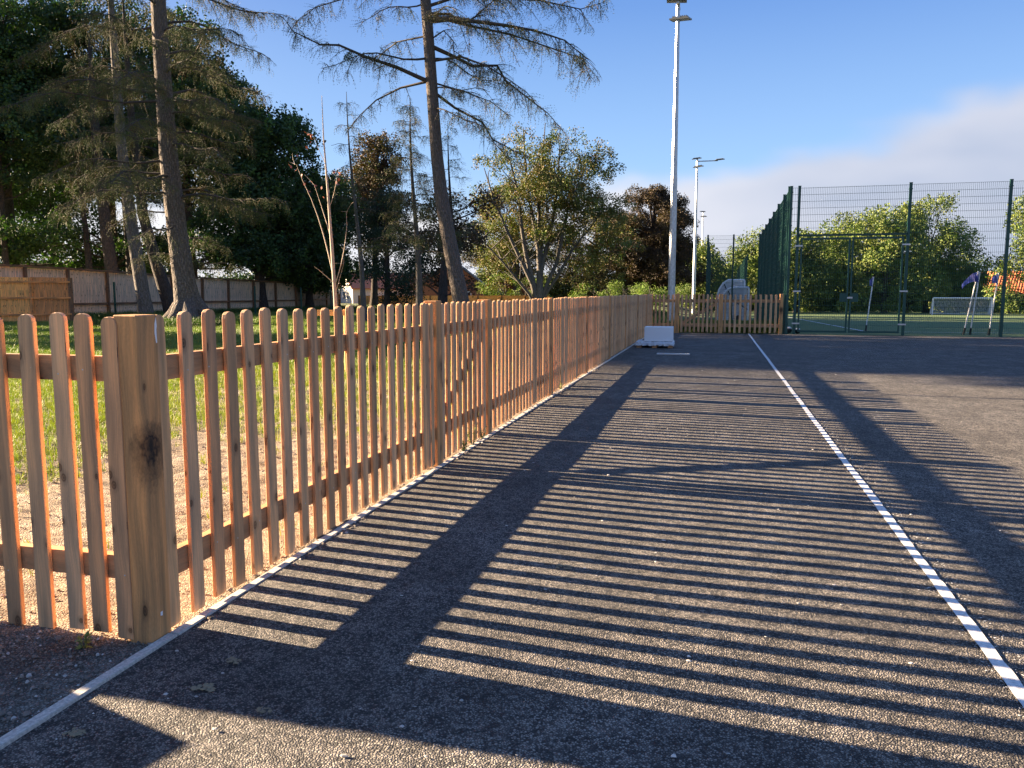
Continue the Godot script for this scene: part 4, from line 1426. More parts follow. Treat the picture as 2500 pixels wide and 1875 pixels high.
	larch("dark larch trunk rising behind the grey fence", Vector3(-34.6, 0, -39.6), pt, PackedFloat32Array([0.48, 0.38, 0.32, 0.27, 0.06]), M.bark_dark, larchd, [], [[8.0, 15.5, 14, 3.2, 0.8, 0.1, 0.25, 1.0, 0.7]])
	# --- dark broadleaves behind the grey fence
	var D := "dark broadleaved trees behind the grey fence"
	var spots := [
		["tall dark maple at the left edge of the picture", -47.0, -36.0, 21.0, 5.6, 6.4, 0.42],
		["dark maple behind the brown fence panels", -43.5, -41.0, 21.5, 5.4, 6.6, 0.45],
		["dark maple between the brown panels and the twin trunks", -38.6, -44.2, 21.0, 5.2, 6.8, 0.40],
		["dense dark maple directly behind the big larch", -34.6, -46.8, 20.0, 5.0, 6.8, 0.42],
		["rounded dark maple right of the big larch, edge against sky", -28.9, -46.0, 14.4, 3.7, 5.6, 0.38],
		["lower dark maple where the grey fence ends", -28.0, -50.8, 9.3, 3.0, 4.0, 0.28],
		["tall dark maple out of the picture on the left, shading the far tarmac", -38.0, -22.3, 21.0, 4.8, 7.0, 0.42],
		["tallest dark maple, out of the picture behind the brown fence line", -46.0, -20.6, 23.0, 4.4, 7.4, 0.44],
		["back row maple glimpsed between the front trunks", -49.0, -50.0, 18.0, 6.0, 6.5, 0.40]]
	for q in spots:
		var bs := Vector3(q[1], 0, q[2])
		var c := Vector3(q[1], q[3] - q[5] - 0.6, q[2])
		var lo := bough_cloud(c, Vector3(q[4], q[5], q[4]), 34, Vector2(1.3, 2.1))
		for e in 9: lo.append([bs + Vector3(rf(-1, 1) * q[4], rf(2.6, 5.5), rf(-1, 1) * q[4]), rf(0.9, 1.6), 0.6])
		leafy_tree("maple_tree", q[0], D, bs, c + Vector3(0, 2, 0), q[6], lo, dark, "maple", 2.1, M.bark_dark, 0.3)
	for q in [[-45.2, -39.2, 0.26], [-40.6, -38.0, 0.22], [-37.2, -40.6, 0.24], [-36.6, -43.4, 0.30]]:
		var lo := bough_cloud(Vector3(q[0], 9.5, q[1]), Vector3(2.6, 3.2, 2.6), 9, Vector2(1.0, 1.5))
		leafy_tree("maple_tree", ["slender dark maple, leftmost trunk in front row", "slender dark maple over the brown fence panels", "slender dark maple second from the twin trunks", "slender dark maple nearest the twin trunks"][[-45.2, -40.6, -37.2, -36.6].find(q[0])], D, Vector3(q[0], 0, q[1]), Vector3(q[0] - 0.3, 11.0, q[1]), q[2], lo, dark, "maple", 1.6, M.bark_dark, 0.3)
	# --- copper trees and the dark evergreen in the middle
	var lo := bough_cloud(Vector3(-25.6, 7.4, -55.5), Vector3(3.3, 5.0, 2.6), 34, Vector2(0.8, 1.35))
	lo.append_array(bough_cloud(Vector3(-24.5, 10.6, -55.5), Vector3(1.5, 2.4, 1.2), 10, Vector2(0.7, 1.1)))
	leafy_tree("copper_maple_tree", "copper leaved maple behind the pale sapling", "copper leaved trees", Vector3(-25.2, 0, -55.5), Vector3(-25.0, 9.6, -55.5), 0.27, lo, copper + [Color(0.05, 0.06, 0.02)], "copper", 2.0, M.bark_dark, 0.3)
	lo = bough_cloud(Vector3(-17.6, 4.6, -50.0), Vector3(2.6, 3.4, 2.2), 16, Vector2(0.7, 1.2))
	leafy_tree("copper_maple_tree", "thin copper leaved maple behind the leaning larch trunk", "copper leaved trees", Vector3(-17.3, 0, -49.0), Vector3(-17.3, 6.4, -49.5), 0.22, lo, copper, "copper", 1.5, M.bark_dark, 0.2)
	lo = []
	for i in 26:
		var y := rf(0.4, 7.2)
		var w := 2.3 * (1.0 - y / 9.0)
		lo.append([Vector3(-18.7 + rf(-1, 1) * w, y, -43.0 + rf(-1, 1) * w), rf(0.6, 1.0), 0.9])
	leafy_tree("holly_tree", "dense dark evergreen holly left of the young larch", "", Vector3(-18.7, 0, -43.0), Vector3(-18.7, 6.5, -43.0), 0.2, lo, [Color(0.018, 0.038, 0.016), Color(0.024, 0.048, 0.02), Color(0.03, 0.055, 0.022)], "small", 3.2, M.bark_dark, 0.3)
	# dark forked tree behind the leaning larch
	lo = bough_cloud(Vector3(-13.4, 5.2, -39.0), Vector3(2.6, 2.2, 2.0), 10, Vector2(0.5, 0.9))
	lo.append([Vector3(-12.2, 1.5, -38.4), 0.5, 0.8])
	lo.append([Vector3(-14.6, 1.7, -38.4), 0.7, 0.8])
	leafy_tree("forked_tree", "dark forked tree just left of the leaning larch foot", "", Vector3(-13.5, 0, -37.8), Vector3(-13.6, 5.6, -38.6), 0.21, lo, copper, "copper", 1.1, M.bark_dark, 0.1)
	# --- the many-stemmed tree
	var mbse := Vector3(-13.8, 0, -61.5)
	lo = bough_cloud(Vector3(-13.5, 9.4, -62.1), Vector3(5.9, 5.8, 4.2), 74, Vector2(0.9, 1.6), 0.45)
	lo.append_array(bough_cloud(Vector3(-17.8, 5.2, -64.0), Vector3(3.0, 3.6, 2.6), 24, Vector2(0.8, 1.4)))
	lo.append_array(bough_cloud(Vector3(-9.3, 5.2, -63.6), Vector3(3.3, 4.2, 2.6), 28, Vector2(0.8, 1.4)))
	var mt := leafy_tree("field_maple_tree", "olive and bronze many stemmed tree in the middle distance", "", mbse, Vector3(-13.7, 3.0, -61.5), 0.5, lo, olive, "copper", 1.0, M.bark_grey, 0.35, false)
	var mbw := MB.new()
	for q in [[-1.3, 1.1, -4.3, 10.8, 0.19], [-0.7, 2.0, -2.7, 13.0, 0.20], [0.0, 2.6, -1.3, 14.2, 0.22], [0.15, 2.4, 0.4, 14.6, 0.22], [0.7, 1.6, 1.9, 13.4, 0.19], [1.3, 1.2, 3.4, 10.8, 0.17], [1.5, 0.9, 5.0, 7.8, 0.13], [-1.5, 0.9, -5.0, 6.2, 0.12]]:
		var d := rf(-1.3, 1.3)
		var pp := PackedVector3Array(); var pr := PackedFloat32Array()
		for i in 8:
			var u := i / 7.0
			var xx: float = lerpf(0.0, q[0], minf(1.0, u * 3.0)) + (q[2] - q[0]) * pow(maxf(0, u - 0.18) / 0.82, 1.2)
			pp.append(VIEW_R * (xx + 0.18 * sin(u * 7.0 + q[0] * 5.0)) + Vector3(0, lerpf(0.1, q[3], pow(u, 0.92)), 0) + VIEW_F * d * u)
			pr.append(lerpf(q[4] * 1.15, 0.03, u))
		mbw.tube(pp, pr, 7, true, 0.5)
		for e in 8:
			var s := pp[2 + e % 5]
			limb(mbw, s, s + Vector3(rf(-2.0, 2.0), rf(0.7, 2.6), rf(-1.8, 1.8)), 0.06, 0.012, 0.1, 4)
	obj("stems", mbw.mesh(), M.bark_grey, mt)
	# --- the round copper tree by the masts
	lo = bough_cloud(Vector3(-6.5, 6.4, -81.6), Vector3(4.1, 5.2, 3.6), 90, Vector2(0.8, 1.25), 0.8)
	lo.append_array(bough_cloud(Vector3(-5.6, 3.2, -81.3), Vector3(4.5, 2.8, 3.6), 30, Vector2(0.8, 1.3), 0.6))
	leafy_tree("copper_beech_tree", "big round dark copper beech left of the floodlight masts", "copper leaved trees", Vector3(-6.3, -0.3, -81.3), Vector3(-6.4, 8.0, -81.6), 0.52, lo, [Color(0.055, 0.032, 0.018), Color(0.075, 0.046, 0.020), Color(0.045, 0.030, 0.018), Color(0.09, 0.062, 0.022)], "copper", 3.2, M.bark_dark, 0.25)
	# --- copper tree behind the many-stemmed one
	lo = bough_cloud(Vector3(-21.6, 6.4, -83.0), Vector3(5.6, 5.6, 3.4), 44, Vector2(1.1, 1.8))
	leafy_tree("copper_maple_tree", "bronze maple filling in behind the many stemmed tree", "copper leaved trees", Vector3(-21.0, 0, -83.0), Vector3(-21.0, 8.0, -83.0), 0.4, lo, copper + olive, "copper", 1.2, M.bark_grey, 0.3)
	lo = bough_cloud(Vector3(-13.2, 5.4, -86.0), Vector3(5.8, 4.8, 3.2), 44, Vector2(1.1, 1.8))
	leafy_tree("field_maple_tree", "olive tree between the many stemmed tree and the copper beech", "", Vector3(-12.7, 0, -86.0), Vector3(-12.7, 6.4, -86.0), 0.4, lo, olive + copper, "copper", 1.2, M.bark_dark, 0.3)
	# --- low sunlit shrubs over the fence top
	var shr := [["yellow green shrub beside the leaning larch foot", -19.0, -71.0, 2.9, 2.3], ["yellow green shrub left of the many stemmed trunk", -16.8, -70.0, 2.2, 2.0], ["sunlit shrub right of the many stemmed trunk", -11.0, -73.0, 1.9, 2.2], ["sunlit low shrub mid way to the copper beech", -8.3, -72.0, 1.8, 2.1], ["sunlit low shrub under the copper beech", -5.6, -70.0, 1.7, 2.0], ["low shrub just left of the tall mast", -3.8, -76.0, 1.8, 2.1]]
	for q in shr:
		var bs := Vector3(q[1], 0, q[2])
		lo = []
		for e in 9: lo.append([bs + Vector3(rf(-1, 1) * q[4] * 1.1, rf(0.25, 1.0) * q[3], rf(-1, 1) * 0.8), rf(0.4, 0.75), 0.8])
		leafy_tree("shrub", q[0], "sunlit shrubs over the fence", bs, bs + Vector3(0, q[3], 0), 0.06, lo, bright, "small", 2.6, M.bark_grey, 0.3)
	# --- trees beyond the pitch
	var far := [
		["green tree behind the goal store, left", -1.6, -93.0, 7.0, 3.6], ["green tree behind the goal store, right", 3.8, -99.0, 9.1, 3.9],
		["green tree behind the side fence corner", 8.2, -89.0, 8.0, 3.8], ["tall green tree behind the left gate leaf", 13.4, -98.0, 10.8, 4.4],
		["green tree behind the right gate leaf", 16.6, -88.0, 9.8, 4.2], ["tall spreading green tree right of the double gate", 22.6, -97.0, 12.2, 4.8],
		["large green tree at the right edge of the picture", 32.0, -92.0, 11.4, 4.8], ["smaller green tree behind the far goal", 26.8, -101.0, 5.2, 3.0], ["green tree beyond the frame on the right", 39.0, -93.0, 11.0, 4.6],
		["low bushy tree behind the left gate leaf foot", 10.6, -97.0, 5.0, 3.2], ["low bushy tree behind the right gate leaf foot", 15.2, -97.5, 5.0, 3.4], ["low bushy tree left of the far goal", 20.6, -97.0, 4.8, 3.4]]
	for q in far:
		var bs := Vector3(q[1], gy(maxf(q[1], 2.1), q[2]), q[2])
		var hh: float = q[3] - bs.y
		var c := bs + Vector3(0, hh * 0.57, 0)
		lo = bough_cloud(c, Vector3(q[4], hh * 0.42, q[4] * 0.8), 52, Vector2(0.85, 1.5), 0.55)
		for e in 12: lo.append([bs + Vector3(rf(-1, 1) * q[4], rf(0.6, 3.0), rf(-0.5, 1.5)), rf(0.7, 1.2), 0.7])
		leafy_tree("broadleaved_tree", q[0], "green trees beyond the pitch", bs, c, 0.28, lo, green, "far", 0.9, M.bark_dark, 0.15)
	# hedge line beyond them
	var hedge := PackedFloat32Array()
	for i in 5200:
		var x := rf(-6.0, 46.0)
		var y := rf(0.0, 2.4) * (0.8 + 0.3 * fg.get_noise_2d(x * 0.6, 4.0))
		put(hedge, Transform3D(rand_basis(rf(0.8, 1.3)), Vector3(x, -1.1 + y, -106.5 + rf(-0.8, 0.8))), Color(0.045 * rf(0.7, 1.3), 0.07, 0.022))
	var h := thing("hedge", Vector3(20, -1.1, -106.5), "dark hedge running below the far trees", "hedge")
	var hm := multi("foliage", clumps.far, M.leaf, hedge, h)
	hm.set_meta("kind", "stuff")
	hm.position = -h.position
	hedge = PackedFloat32Array()
	for i in 5200:
		var x := rf(-46.0, 1.0)
		var y := rf(0.0, 4.6) * (0.8 + 0.5 * fg.get_noise_2d(x * 0.5, 14.0))
		put(hedge, Transform3D(rand_basis(rf(0.9, 1.5)), Vector3(x, y - 0.3, -101.0 + rf(-1.2, 1.2))), Color(0.085 * rf(0.7, 1.3), 0.105, 0.026))
	h = thing("hedge", Vector3(-22, 0, -101.0), "tall olive hedge closing the view behind the many stemmed tree", "hedge")
	hm = multi("foliage", clumps.far, M.leaf, hedge, h)
	hm.set_meta("kind", "stuff")
	hm.position = -h.position
	# dark wood far left behind everything, closing the gaps low down
	var wood := PackedFloat32Array()
	for i in 6500:
		var t := rf(0, 1)
		var x := lerpf(-95.0, -36.0, t)
		var z := lerpf(-52.0, -98.0, t)
		put(wood, Transform3D(rand_basis(rf(1.0, 1.6)), Vector3(x + rf(-2, 2), rf(0.0, 4.2) * (0.75 + 0.5 * fg.get_noise_2d(t * 90.0, 1.0)), z + rf(-2, 2))), Color(0.04 * rf(0.7, 1.3), 0.075, 0.022))
	var wd := multi("thicket", clumps.far, M.leaf, wood, self)
	wd.set_meta("kind", "stuff"); tag(wd, "low green thicket far behind the dark maples", "thicket")

# ------------------------------------------------------------------ masts, goals, pallet, flags
func mast(at: Vector3, h: float, arms: int, label: String) -> void:
	var m := thing("floodlight_mast", at, label, "mast", "galvanised floodlight masts")
	var mb := MB.new()
	mb.tube(PackedVector3Array([Vector3(0, -0.2, 0), Vector3(0, 1.9, 0), Vector3(0, 6.0, 0)]), PackedFloat32Array([0.165, 0.158, 0.135]), 8, true, 0.3)
	obj("lower_shaft", flat8(0.165, 0.135, -0.2, 6.2), M.galv, m)
	obj("upper_shaft", flat8(0.127, 0.075, 6.2, h), M.galv, m)
	mb = MB.new()
	mb.box(Vector3(-0.055, 0.5, 0.145), Vector3(0.055, 1.1, 0.168))
	obj("access_door", mb.mesh(), M.galv, m)
	mb = MB.new()
	mb.box(Vector3(-0.25, -0.02, -0.25), Vector3(0.25, 0.03, 0.25))
	obj("base_plate", mb.mesh(), M.galv, m)
	mb = MB.new()
	mb.box(Vector3(-0.06, h - 0.12, -0.55), Vector3(0.06, h - 0.02, 0.35))
	mb.box(Vector3(-0.045, h - 0.62, 0.0), Vector3(0.16, h - 0.54, 0.10))
	if arms: mb.box(Vector3(0.0, h - 0.22, -0.05), Vector3(1.7, h - 0.14, 0.05))
	obj("head_bracket", mb.mesh(), M.galv, m)
	var lamps := [[Vector3(-0.05, h + 0.02, 0.18), 0.05], [Vector3(0.10, h - 0.62, -0.1), -0.25]]
	if arms: lamps.append([Vector3(1.85, h - 0.12, 0.0), 0.1])
	for q in lamps:
		var l := Node3D.new()
		l.name = "floodlight"
		m.add_child(l, true)
		l.position = q[0]
		l.rotation = Vector3(0.12, q[1], 0.10 if arms else -0.06)
		mb = MB.new()
		# body: a shallow tapering housing with fins
		mb.box(Vector3(-0.40, -0.03, -0.26), Vector3(0.40, 0.03, 0.26))
		mb.box(Vector3(-0.30, 0.03, -0.19), Vector3(0.30, 0.08, 0.19))
		for k in 8: mb.box(Vector3(-0.29 + k * 0.08, 0.08, -0.18), Vector3(-0.275 + k * 0.08, 0.12, 0.18))
		obj("housing", mb.mesh(), M.lamp, l)
		mb = MB.new()
		for s in [-1.0, 1.0]: mb.box(Vector3(s * 0.19 - 0.17, -0.036, -0.21), Vector3(s * 0.19 + 0.17, -0.0305, 0.21))
		obj("lens", mb.mesh(), M.glass, l)

func flat8(r0: float, r1: float, y0: float, y1: float) -> ArrayMesh:
	var mb := MB.new()
	for k in 8:
		var a := TAU * (k + 0.5) / 8; var b := TAU * (k + 1.5) / 8
		var n := Vector3(cos((a + b) / 2), 0, sin((a + b) / 2))
		var d := Vector3(cos(a), 0, sin(a)); var e := Vector3(cos(b), 0, sin(b))
		mb.quad(d * r0 + Vector3(0, y0, 0), e * r0 + Vector3(0, y0, 0), e * r1 + Vector3(0, y1, 0), d * r1 + Vector3(0, y1, 0), n)
		mb.tri(Vector3(0, y1, 0), d * r1 + Vector3(0, y1, 0), e * r1 + Vector3(0, y1, 0))
	return mb.mesh()

func rod(a: Vector3, b: Vector3, r: float, sides := 8) -> ArrayMesh:
	var mb := MB.new()
	mb.tube(PackedVector3Array([a, b]), PackedFloat32Array([r, r]), sides)
	return mb.mesh()

func poly_rod(p: PackedVector3Array, r: float) -> ArrayMesh:
	var mb := MB.new()
	var rr := PackedFloat32Array()
	for k in p: rr.append(r)
	mb.tube(p, rr, 8)
	return mb.mesh()

func net_mesh(corners: Array, nu: int, nv: int, w: float) -> ArrayMesh:
	# a bilinear sheet of cords between four corners
	var mb := MB.new()
	var P := func(u: float, v: float) -> Vector3: return (corners[0] as Vector3).lerp(corners[1], u).lerp((corners[3] as Vector3).lerp(corners[2], u), v)
	for i in nu + 1: mb.bar(P.call(float(i) / nu, 0.0), P.call(float(i) / nu, 1.0), w, w, Vector3(0.3, 0.9, 0.2))
	for j in nv + 1: mb.bar(P.call(0.0, float(j) / nv), P.call(1.0, float(j) / nv), w, w, Vector3(0.3, 0.9, 0.2))
	return mb.mesh()

func stored_goal(at: Vector3, h: float, label: String) -> void:
	# seen end on: curved back stay, upright front; its long bars run away from us
	var g := thing("portable_goal", at, label, "goal", "white goals in the store")
	var prof := PackedVector3Array([Vector3(-0.72, 0.06, 0), Vector3(-0.70, h * 0.62, 0), Vector3(-0.60, h * 0.78, 0), Vector3(-0.40, h * 0.93, 0), Vector3(-0.15, h, 0), Vector3(0.68, h, 0), Vector3(0.70, h * 0.97, 0), Vector3(0.70, 0.06, 0), Vector3(-0.72, 0.06, 0)])
	for z in [0.0, -4.8]:
		var p := PackedVector3Array()
		for q in prof: p.append(q + Vector3(0, 0, z))
		obj("side_frame", poly_rod(p, 0.05), M.white, g)
		obj("brace", poly_rod(PackedVector3Array([Vector3(0.68, h * 0.35, z), Vector3(-0.1, h * 0.62, z), Vector3(-0.35, h * 0.9, z)]), 0.03), M.black, g)
		var mb := MB.new()
		var nn := 26
		for i in nn:
			var x := -0.68 + 1.36 * i / nn
			var top := h * (0.6 if x < -0.66 else (0.62 + 0.38 * sqrt(clampf((x + 0.72) / 0.55, 0, 1))))
			mb.bar(Vector3(x, 0.08, z), Vector3(x + 0.02, top - 0.03, z), 0.024, 0.024)
		for j in 34:
			var y := 0.1 + (h - 0.16) * j / 34.0
			var x0 := -0.69 if y < h * 0.62 else -0.69 + 0.55 * pow((y / h - 0.62) / 0.38, 2.0)
			mb.bar(Vector3(x0, y, z), Vector3(0.69, y, z), 0.024, 0.024)
		obj("side_net", mb.mesh(), M.net, g)
	for q in [Vector3(0.70, h, 0), Vector3(-0.72, 0.08, 0), Vector3(-0.5, h * 0.86, 0)]: obj("bar", rod(q, q + Vector3(0, 0, -4.8), 0.05), M.white, g)
	var w := MB.new()
	for k in 12:
		var a := TAU * k / 12
		var b := TAU * (k + 1) / 12
		var c := Vector3(0.2, 0.16, 0.06)
		var e := Vector3(cos(a), sin(a), 0) * 0.16; var f := Vector3(cos(b), sin(b), 0) * 0.16
		w.quad(c + e, c + f, c + f + Vector3(0, 0, 0.06), c + e + Vector3(0, 0, 0.06), (e + f).normalized())
		w.tri(c + Vector3(0, 0, 0.06), c + f + Vector3(0, 0, 0.06), c + e + Vector3(0, 0, 0.06))
	obj("wheel", w.mesh(), M.black, g)

func flag(at: Vector3, top: Vector3, wave: float, size: Vector2, label: String) -> void:
	var f := thing("corner_flag", at, label, "flag", "blue corner flags")
	var t := top - at
	var mb := MB.new()
	mb.tube(PackedVector3Array([Vector3(0, 0.02, 0), t * 0.12]), PackedFloat32Array([0.035, 0.03]), 8)
	obj("base", mb.mesh(), M.black, f)
	obj("pole", rod(t * 0.1, t, 0.021), M.white, f)
	mb = MB.new()
	# cloth hanging from the top, folded
	var n := 7
	var d := Vector3(cos(wave), 0, sin(wave)) * size.x
	for i in n:
		for j in 4:
			var P := func(u: float, v: float) -> Vector3: return t * (1.0 - 0.01) + d * u + Vector3(0, -size.y * v * (1.0 - 0.55 * u) - u * u * size.x * (0.9 if size.x > 0 else 0.0), 0) + d.cross(Vector3.UP).normalized() * 0.035 * sin(u * 8.0 + v * 2.0)
			var a: Vector3 = P.call(float(i) / n, j / 4.0); var b: Vector3 = P.call(float(i + 1) / n, j / 4.0); var c: Vector3 = P.call(float(i + 1) / n, (j + 1) / 4.0); var e: Vector3 = P.call(float(i) / n, (j + 1) / 4.0)
			mb.quad(a, b, c, e, (c - a).cross(b - a).normalized())
	obj("cloth", mb.mesh(), M.blue, f)

func make_objects() -> void:
	mast(Vector3(-1.87, gy(-1, -34.2), -34.22), 13.1, 0, "nearest tall galvanised floodlight mast reaching the top of picture")
	mast(Vector3(-1.96, gy(-1, -70.7), -70.75), 13.2, 1, "middle floodlight mast with a side arm lamp")
	mast(Vector3(-2.18, gy(-1, -113.0), -113.0), 13.4, 0, "farthest and smallest floodlight mast")
	stored_goal(Vector3(0.72, gy(2.1, -44.6), -44.6), 2.2, "taller white portable goal in the store, rounded back")
	stored_goal(Vector3(0.92, gy(2.1, -43.7), -43.7), 1.78, "lower white portable goal in front in the store")
	# goal on the pitch
	var gz := -78.0
	var g := thing("goal", Vector3(21.1, gy(20, gz) + 0.0, gz), "white goal with net at the far side of the pitch", "goal")
	var w := 2.3
	var h := 1.5
	g.rotation.y = -0.12
	for s in [-1.0, 1.0]:
		obj("upright", rod(Vector3(s * w, 0, 0), Vector3(s * w, h, 0), 0.06), M.white, g)
		obj("side_stay", poly_rod(PackedVector3Array([Vector3(s * w, h, 0), Vector3(s * w, h - 0.05, -0.4), Vector3(s * w, 0.05, -1.5), Vector3(s * w, 0.03, 0)]), 0.04), M.white, g)
	obj("crossbar", rod(Vector3(-w, h, 0), Vector3(w, h, 0), 0.06), M.white, g)
	obj("ground_bar", rod(Vector3(-w, 0.05, -1.5), Vector3(w, 0.05, -1.5), 0.04), M.white, g)
	obj("net", net_mesh([Vector3(-w, 0.05, -1.5), Vector3(w, 0.05, -1.5), Vector3(w, h - 0.05, -0.4), Vector3(-w, h - 0.05, -0.4)], 46, 16, 0.014), M.net, g)
	for s in [-1.0, 1.0]: obj("side_net", net_mesh([Vector3(s * w, 0.05, -1.45), Vector3(s * w, 0.05, 0), Vector3(s * w, h, 0), Vector3(s * w, h - 0.05, -0.4)], 10, 14, 0.014), M.net, g)
	# corner flags
	flag(Vector3(4.87, -0.02, -28.6), Vector3(5.03, 1.80, -28.6), PI * 0.95, Vector2(0.12, 0.36), "blue corner flag hanging limp on the pitch corner behind the gate")
	flag(Vector3(7.20, 0, -26.3), Vector3(7.42, 1.9, -26.05), PI, Vector2(0.40, 0.30), "left of two blue corner flags leaning together on the mesh, blown left")
	flag(Vector3(7.38, 0, -26.3), Vector3(7.46, 1.88, -26.05), PI * 0.9, Vector2(0.12, 0.34), "right of two blue corner flags leaning together on the mesh")
	flag(Vector3(7.88, 0, -26.3), Vector3(7.96, 1.86, -26.05), PI, Vector2(0.16, 0.34), "blue corner flag alone on the mesh, nearest the right post")
	# weights at the foot of the gate post
	for q in [[2.20, -26.08, 0.11, "round black and white ball at the cage corner post foot"], [2.47, -26.06, 0.09, "smaller black and white ball beside the gate hinge post"]]:
		var b := thing("ball", Vector3(q[0], 0.0, q[1]), q[3], "ball", "balls at the gate")
		var sp := SphereMesh.new()
		sp.radius = q[2]; sp.height = q[2] * 2.0; sp.radial_segments = 20; sp.rings = 10
		var s := obj("body", sp, M.black, b)
		s.position.y = q[2]
		var mb := MB.new()
		for k in 10:
			for j in 4:
				var R := func(u: float, v: float) -> Vector3: return Vector3(cos(u) * sin(v), cos(v), sin(u) * sin(v)) * (q[2] + 0.003) + Vector3(0, q[2], 0)
				var u0 := TAU * k / 10; var u1 := TAU * (k + 1) / 10
				var v0 := 1.05 * j / 4; var v1 := 1.05 * (j + 1) / 4
				var a: Vector3 = R.call(u0, v0 + 0.001); var c: Vector3 = R.call(u1, v1)
				mb.quad(a, R.call(u1, v0 + 0.001), c, R.call(u0, v1), ((a + c) / 2 - Vector3(0, q[2], 0)).normalized())
		obj("white_panel", mb.mesh(), M.white, b)
	# pallet, film and the white block on it
	var pl := thing("pallet", Vector3(-1.39, 0, -18.95), "wooden pallet wrapped in loose white film by the fence", "pallet")
	pl.rotation.y = 0.03
	for x in [-0.36, 0.0, 0.36]:
		for z in [-0.30, 0.0, 0.30]:
			var mb := MB.new()
			mb.box(Vector3(x - 0.05, 0.022, z - 0.06), Vector3(x + 0.05, 0.10, z + 0.06))
			obj("block", mb.mesh(), M.rail, pl)
		var mb2 := MB.new()
		mb2.box(Vector3(x - 0.055, 0.0, -0.36), Vector3(x + 0.055, 0.022, 0.36))
		obj("skid", mb2.mesh(), M.rail, pl)
	for k in 6:
		var mb := MB.new()
		mb.box(Vector3(-0.42, 0.10, -0.36 + k * 0.125), Vector3(0.42, 0.122, -0.265 + k * 0.125))
		obj("deck_board", mb.mesh(), M.rail, pl)
	var fb := noise(FastNoiseLite.TYPE_SIMPLEX, 5.0, 201, 3)
	var film := MB.new()
	var F := func(u: float, v: float) -> Vector3:
		var x := lerpf(-0.46, 0.46, u); var z := lerpf(-0.41, 0.41, v)
		var ex := maxf(absf(x) - 0.425, 0.0); var ez := maxf(absf(z) - 0.365, 0.0)
		return Vector3(clampf(x, -0.445, 0.445), 0.142 - minf((ex + ez) * 1.9, 0.085) + 0.020 * fb.get_noise_2d(x * 2.0, z * 2.0), clampf(z, -0.385, 0.385)) + Vector3(0.012 * fb.get_noise_2d(x * 4.0 + 7.0, z * 4.0), 0, 0.012 * fb.get_noise_2d(x * 4.0, z * 4.0 + 3.0))
	for i in 40:
		for j in 36:
			var a: Vector3 = F.call(i / 40.0, j / 36.0); var b: Vector3 = F.call((i + 1) / 40.0, j / 36.0); var c: Vector3 = F.call((i + 1) / 40.0, (j + 1) / 36.0); var d: Vector3 = F.call(i / 40.0, (j + 1) / 36.0)
			var n := (c - a).cross(b - a).normalized()
			film.quad(a, b, c, d, n if n.y > 0 else -n)
	obj("plastic_film", film.mesh(), M.white_wrap, pl)
	var bx := thing("white_box", Vector3(-1.30, 0.155, -18.95), "white rigid open topped box standing on the wrapped pallet", "box")
	bx.rotation.y = 0.03
	var bw := 0.33
	var bd := 0.30
	var bh := 0.325
	for q in [[Vector3(-bw, 0, -bd), Vector3(bw, bh, -bd + 0.03), "wall"], [Vector3(-bw, 0, bd - 0.03), Vector3(bw, bh, bd), "wall"], [Vector3(-bw, 0, -bd + 0.03), Vector3(-bw + 0.03, bh - 0.001, bd - 0.03), "wall"], [Vector3(bw - 0.03, 0, -bd + 0.03), Vector3(bw, bh - 0.001, bd - 0.03), "wall"], [Vector3(-bw + 0.03, 0, -bd + 0.03), Vector3(bw - 0.03, bh - 0.035, bd - 0.03), "filling"]]:
		var mb := MB.new()
		mb.box(q[0], q[1])
		obj(q[2], mb.mesh(), M.white, bx)
	# drain grating in the tarmac
	var dr := thing("drain_grate", Vector3(-0.85, 0.012, -16.75), "pale slotted drain grating set in the shaded tarmac", "drain")
	for k in 15:
		var mb := MB.new()
		mb.box(Vector3(-0.31 + k * 0.0425, -0.01, -0.10), Vector3(-0.29 + k * 0.0425, 0.004, 0.10))
		obj("slat", mb.mesh(), M.steel, dr)
	var fm := MB.new()
	for s in [-1.0, 1.0]:
		fm.box(Vector3(-0.33, -0.01, s * 0.115 - 0.012), Vector3(0.33, 0.006, s * 0.115 + 0.012))
		fm.box(Vector3(s * 0.325 - 0.012, -0.01, -0.10), Vector3(s * 0.325 + 0.012, 0.0055, 0.10))
	obj("frame", fm.mesh(), M.steel, dr)
	# pale sapling and its stake frame
	var sp := thing("sapling", Vector3(-5.92, 0, -11.6), "pale young tree with a few red leaves, staked, behind the fence", "tree")
	var tr := MB.new()
	tr.tube(PackedVector3Array([Vector3(0, -0.1, 0), Vector3(-0.02, 1.2, 0), Vector3(-0.05, 1.9, 0), Vector3(-0.09, 2.9, 0.02), Vector3(-0.14, 3.7, 0.02), Vector3(-0.16, 4.35, 0.0)]), PackedFloat32Array([0.036, 0.030, 0.027, 0.018, 0.010, 0.004]), 8)
	obj("trunk", tr.mesh(), M.pale_stem, sp)
	var tw := MB.new()
	var ends := []
	for q in [[1.62, -0.30, 3.30, -0.72, 0.012], [1.35, 0.22, 2.55, 0.14, 0.009], [1.2, 0.14, 1.75, 0.12, 0.007], [2.2, -0.16, 3.0, -0.30, 0.008], [3.3, -0.1, 3.75, -0.25, 0.005], [1.45, -0.18, 1.7, -0.22, 0.006], [2.6, 0.12, 3.1, 0.2, 0.006]]:
		var a := Vector3(-0.05 - (q[0] - 1.5) * 0.04, q[0], 0)
		var e: Vector3 = Vector3(a.x, 0, 0) + VIEW_R * (q[1] + q[3] * 0.35) + Vector3(0, q[2], 0) + VIEW_F * rf(-0.25, 0.25)
		limb(tw, a, e, q[4], 0.003, 0.02, 5)
		ends.append(e)
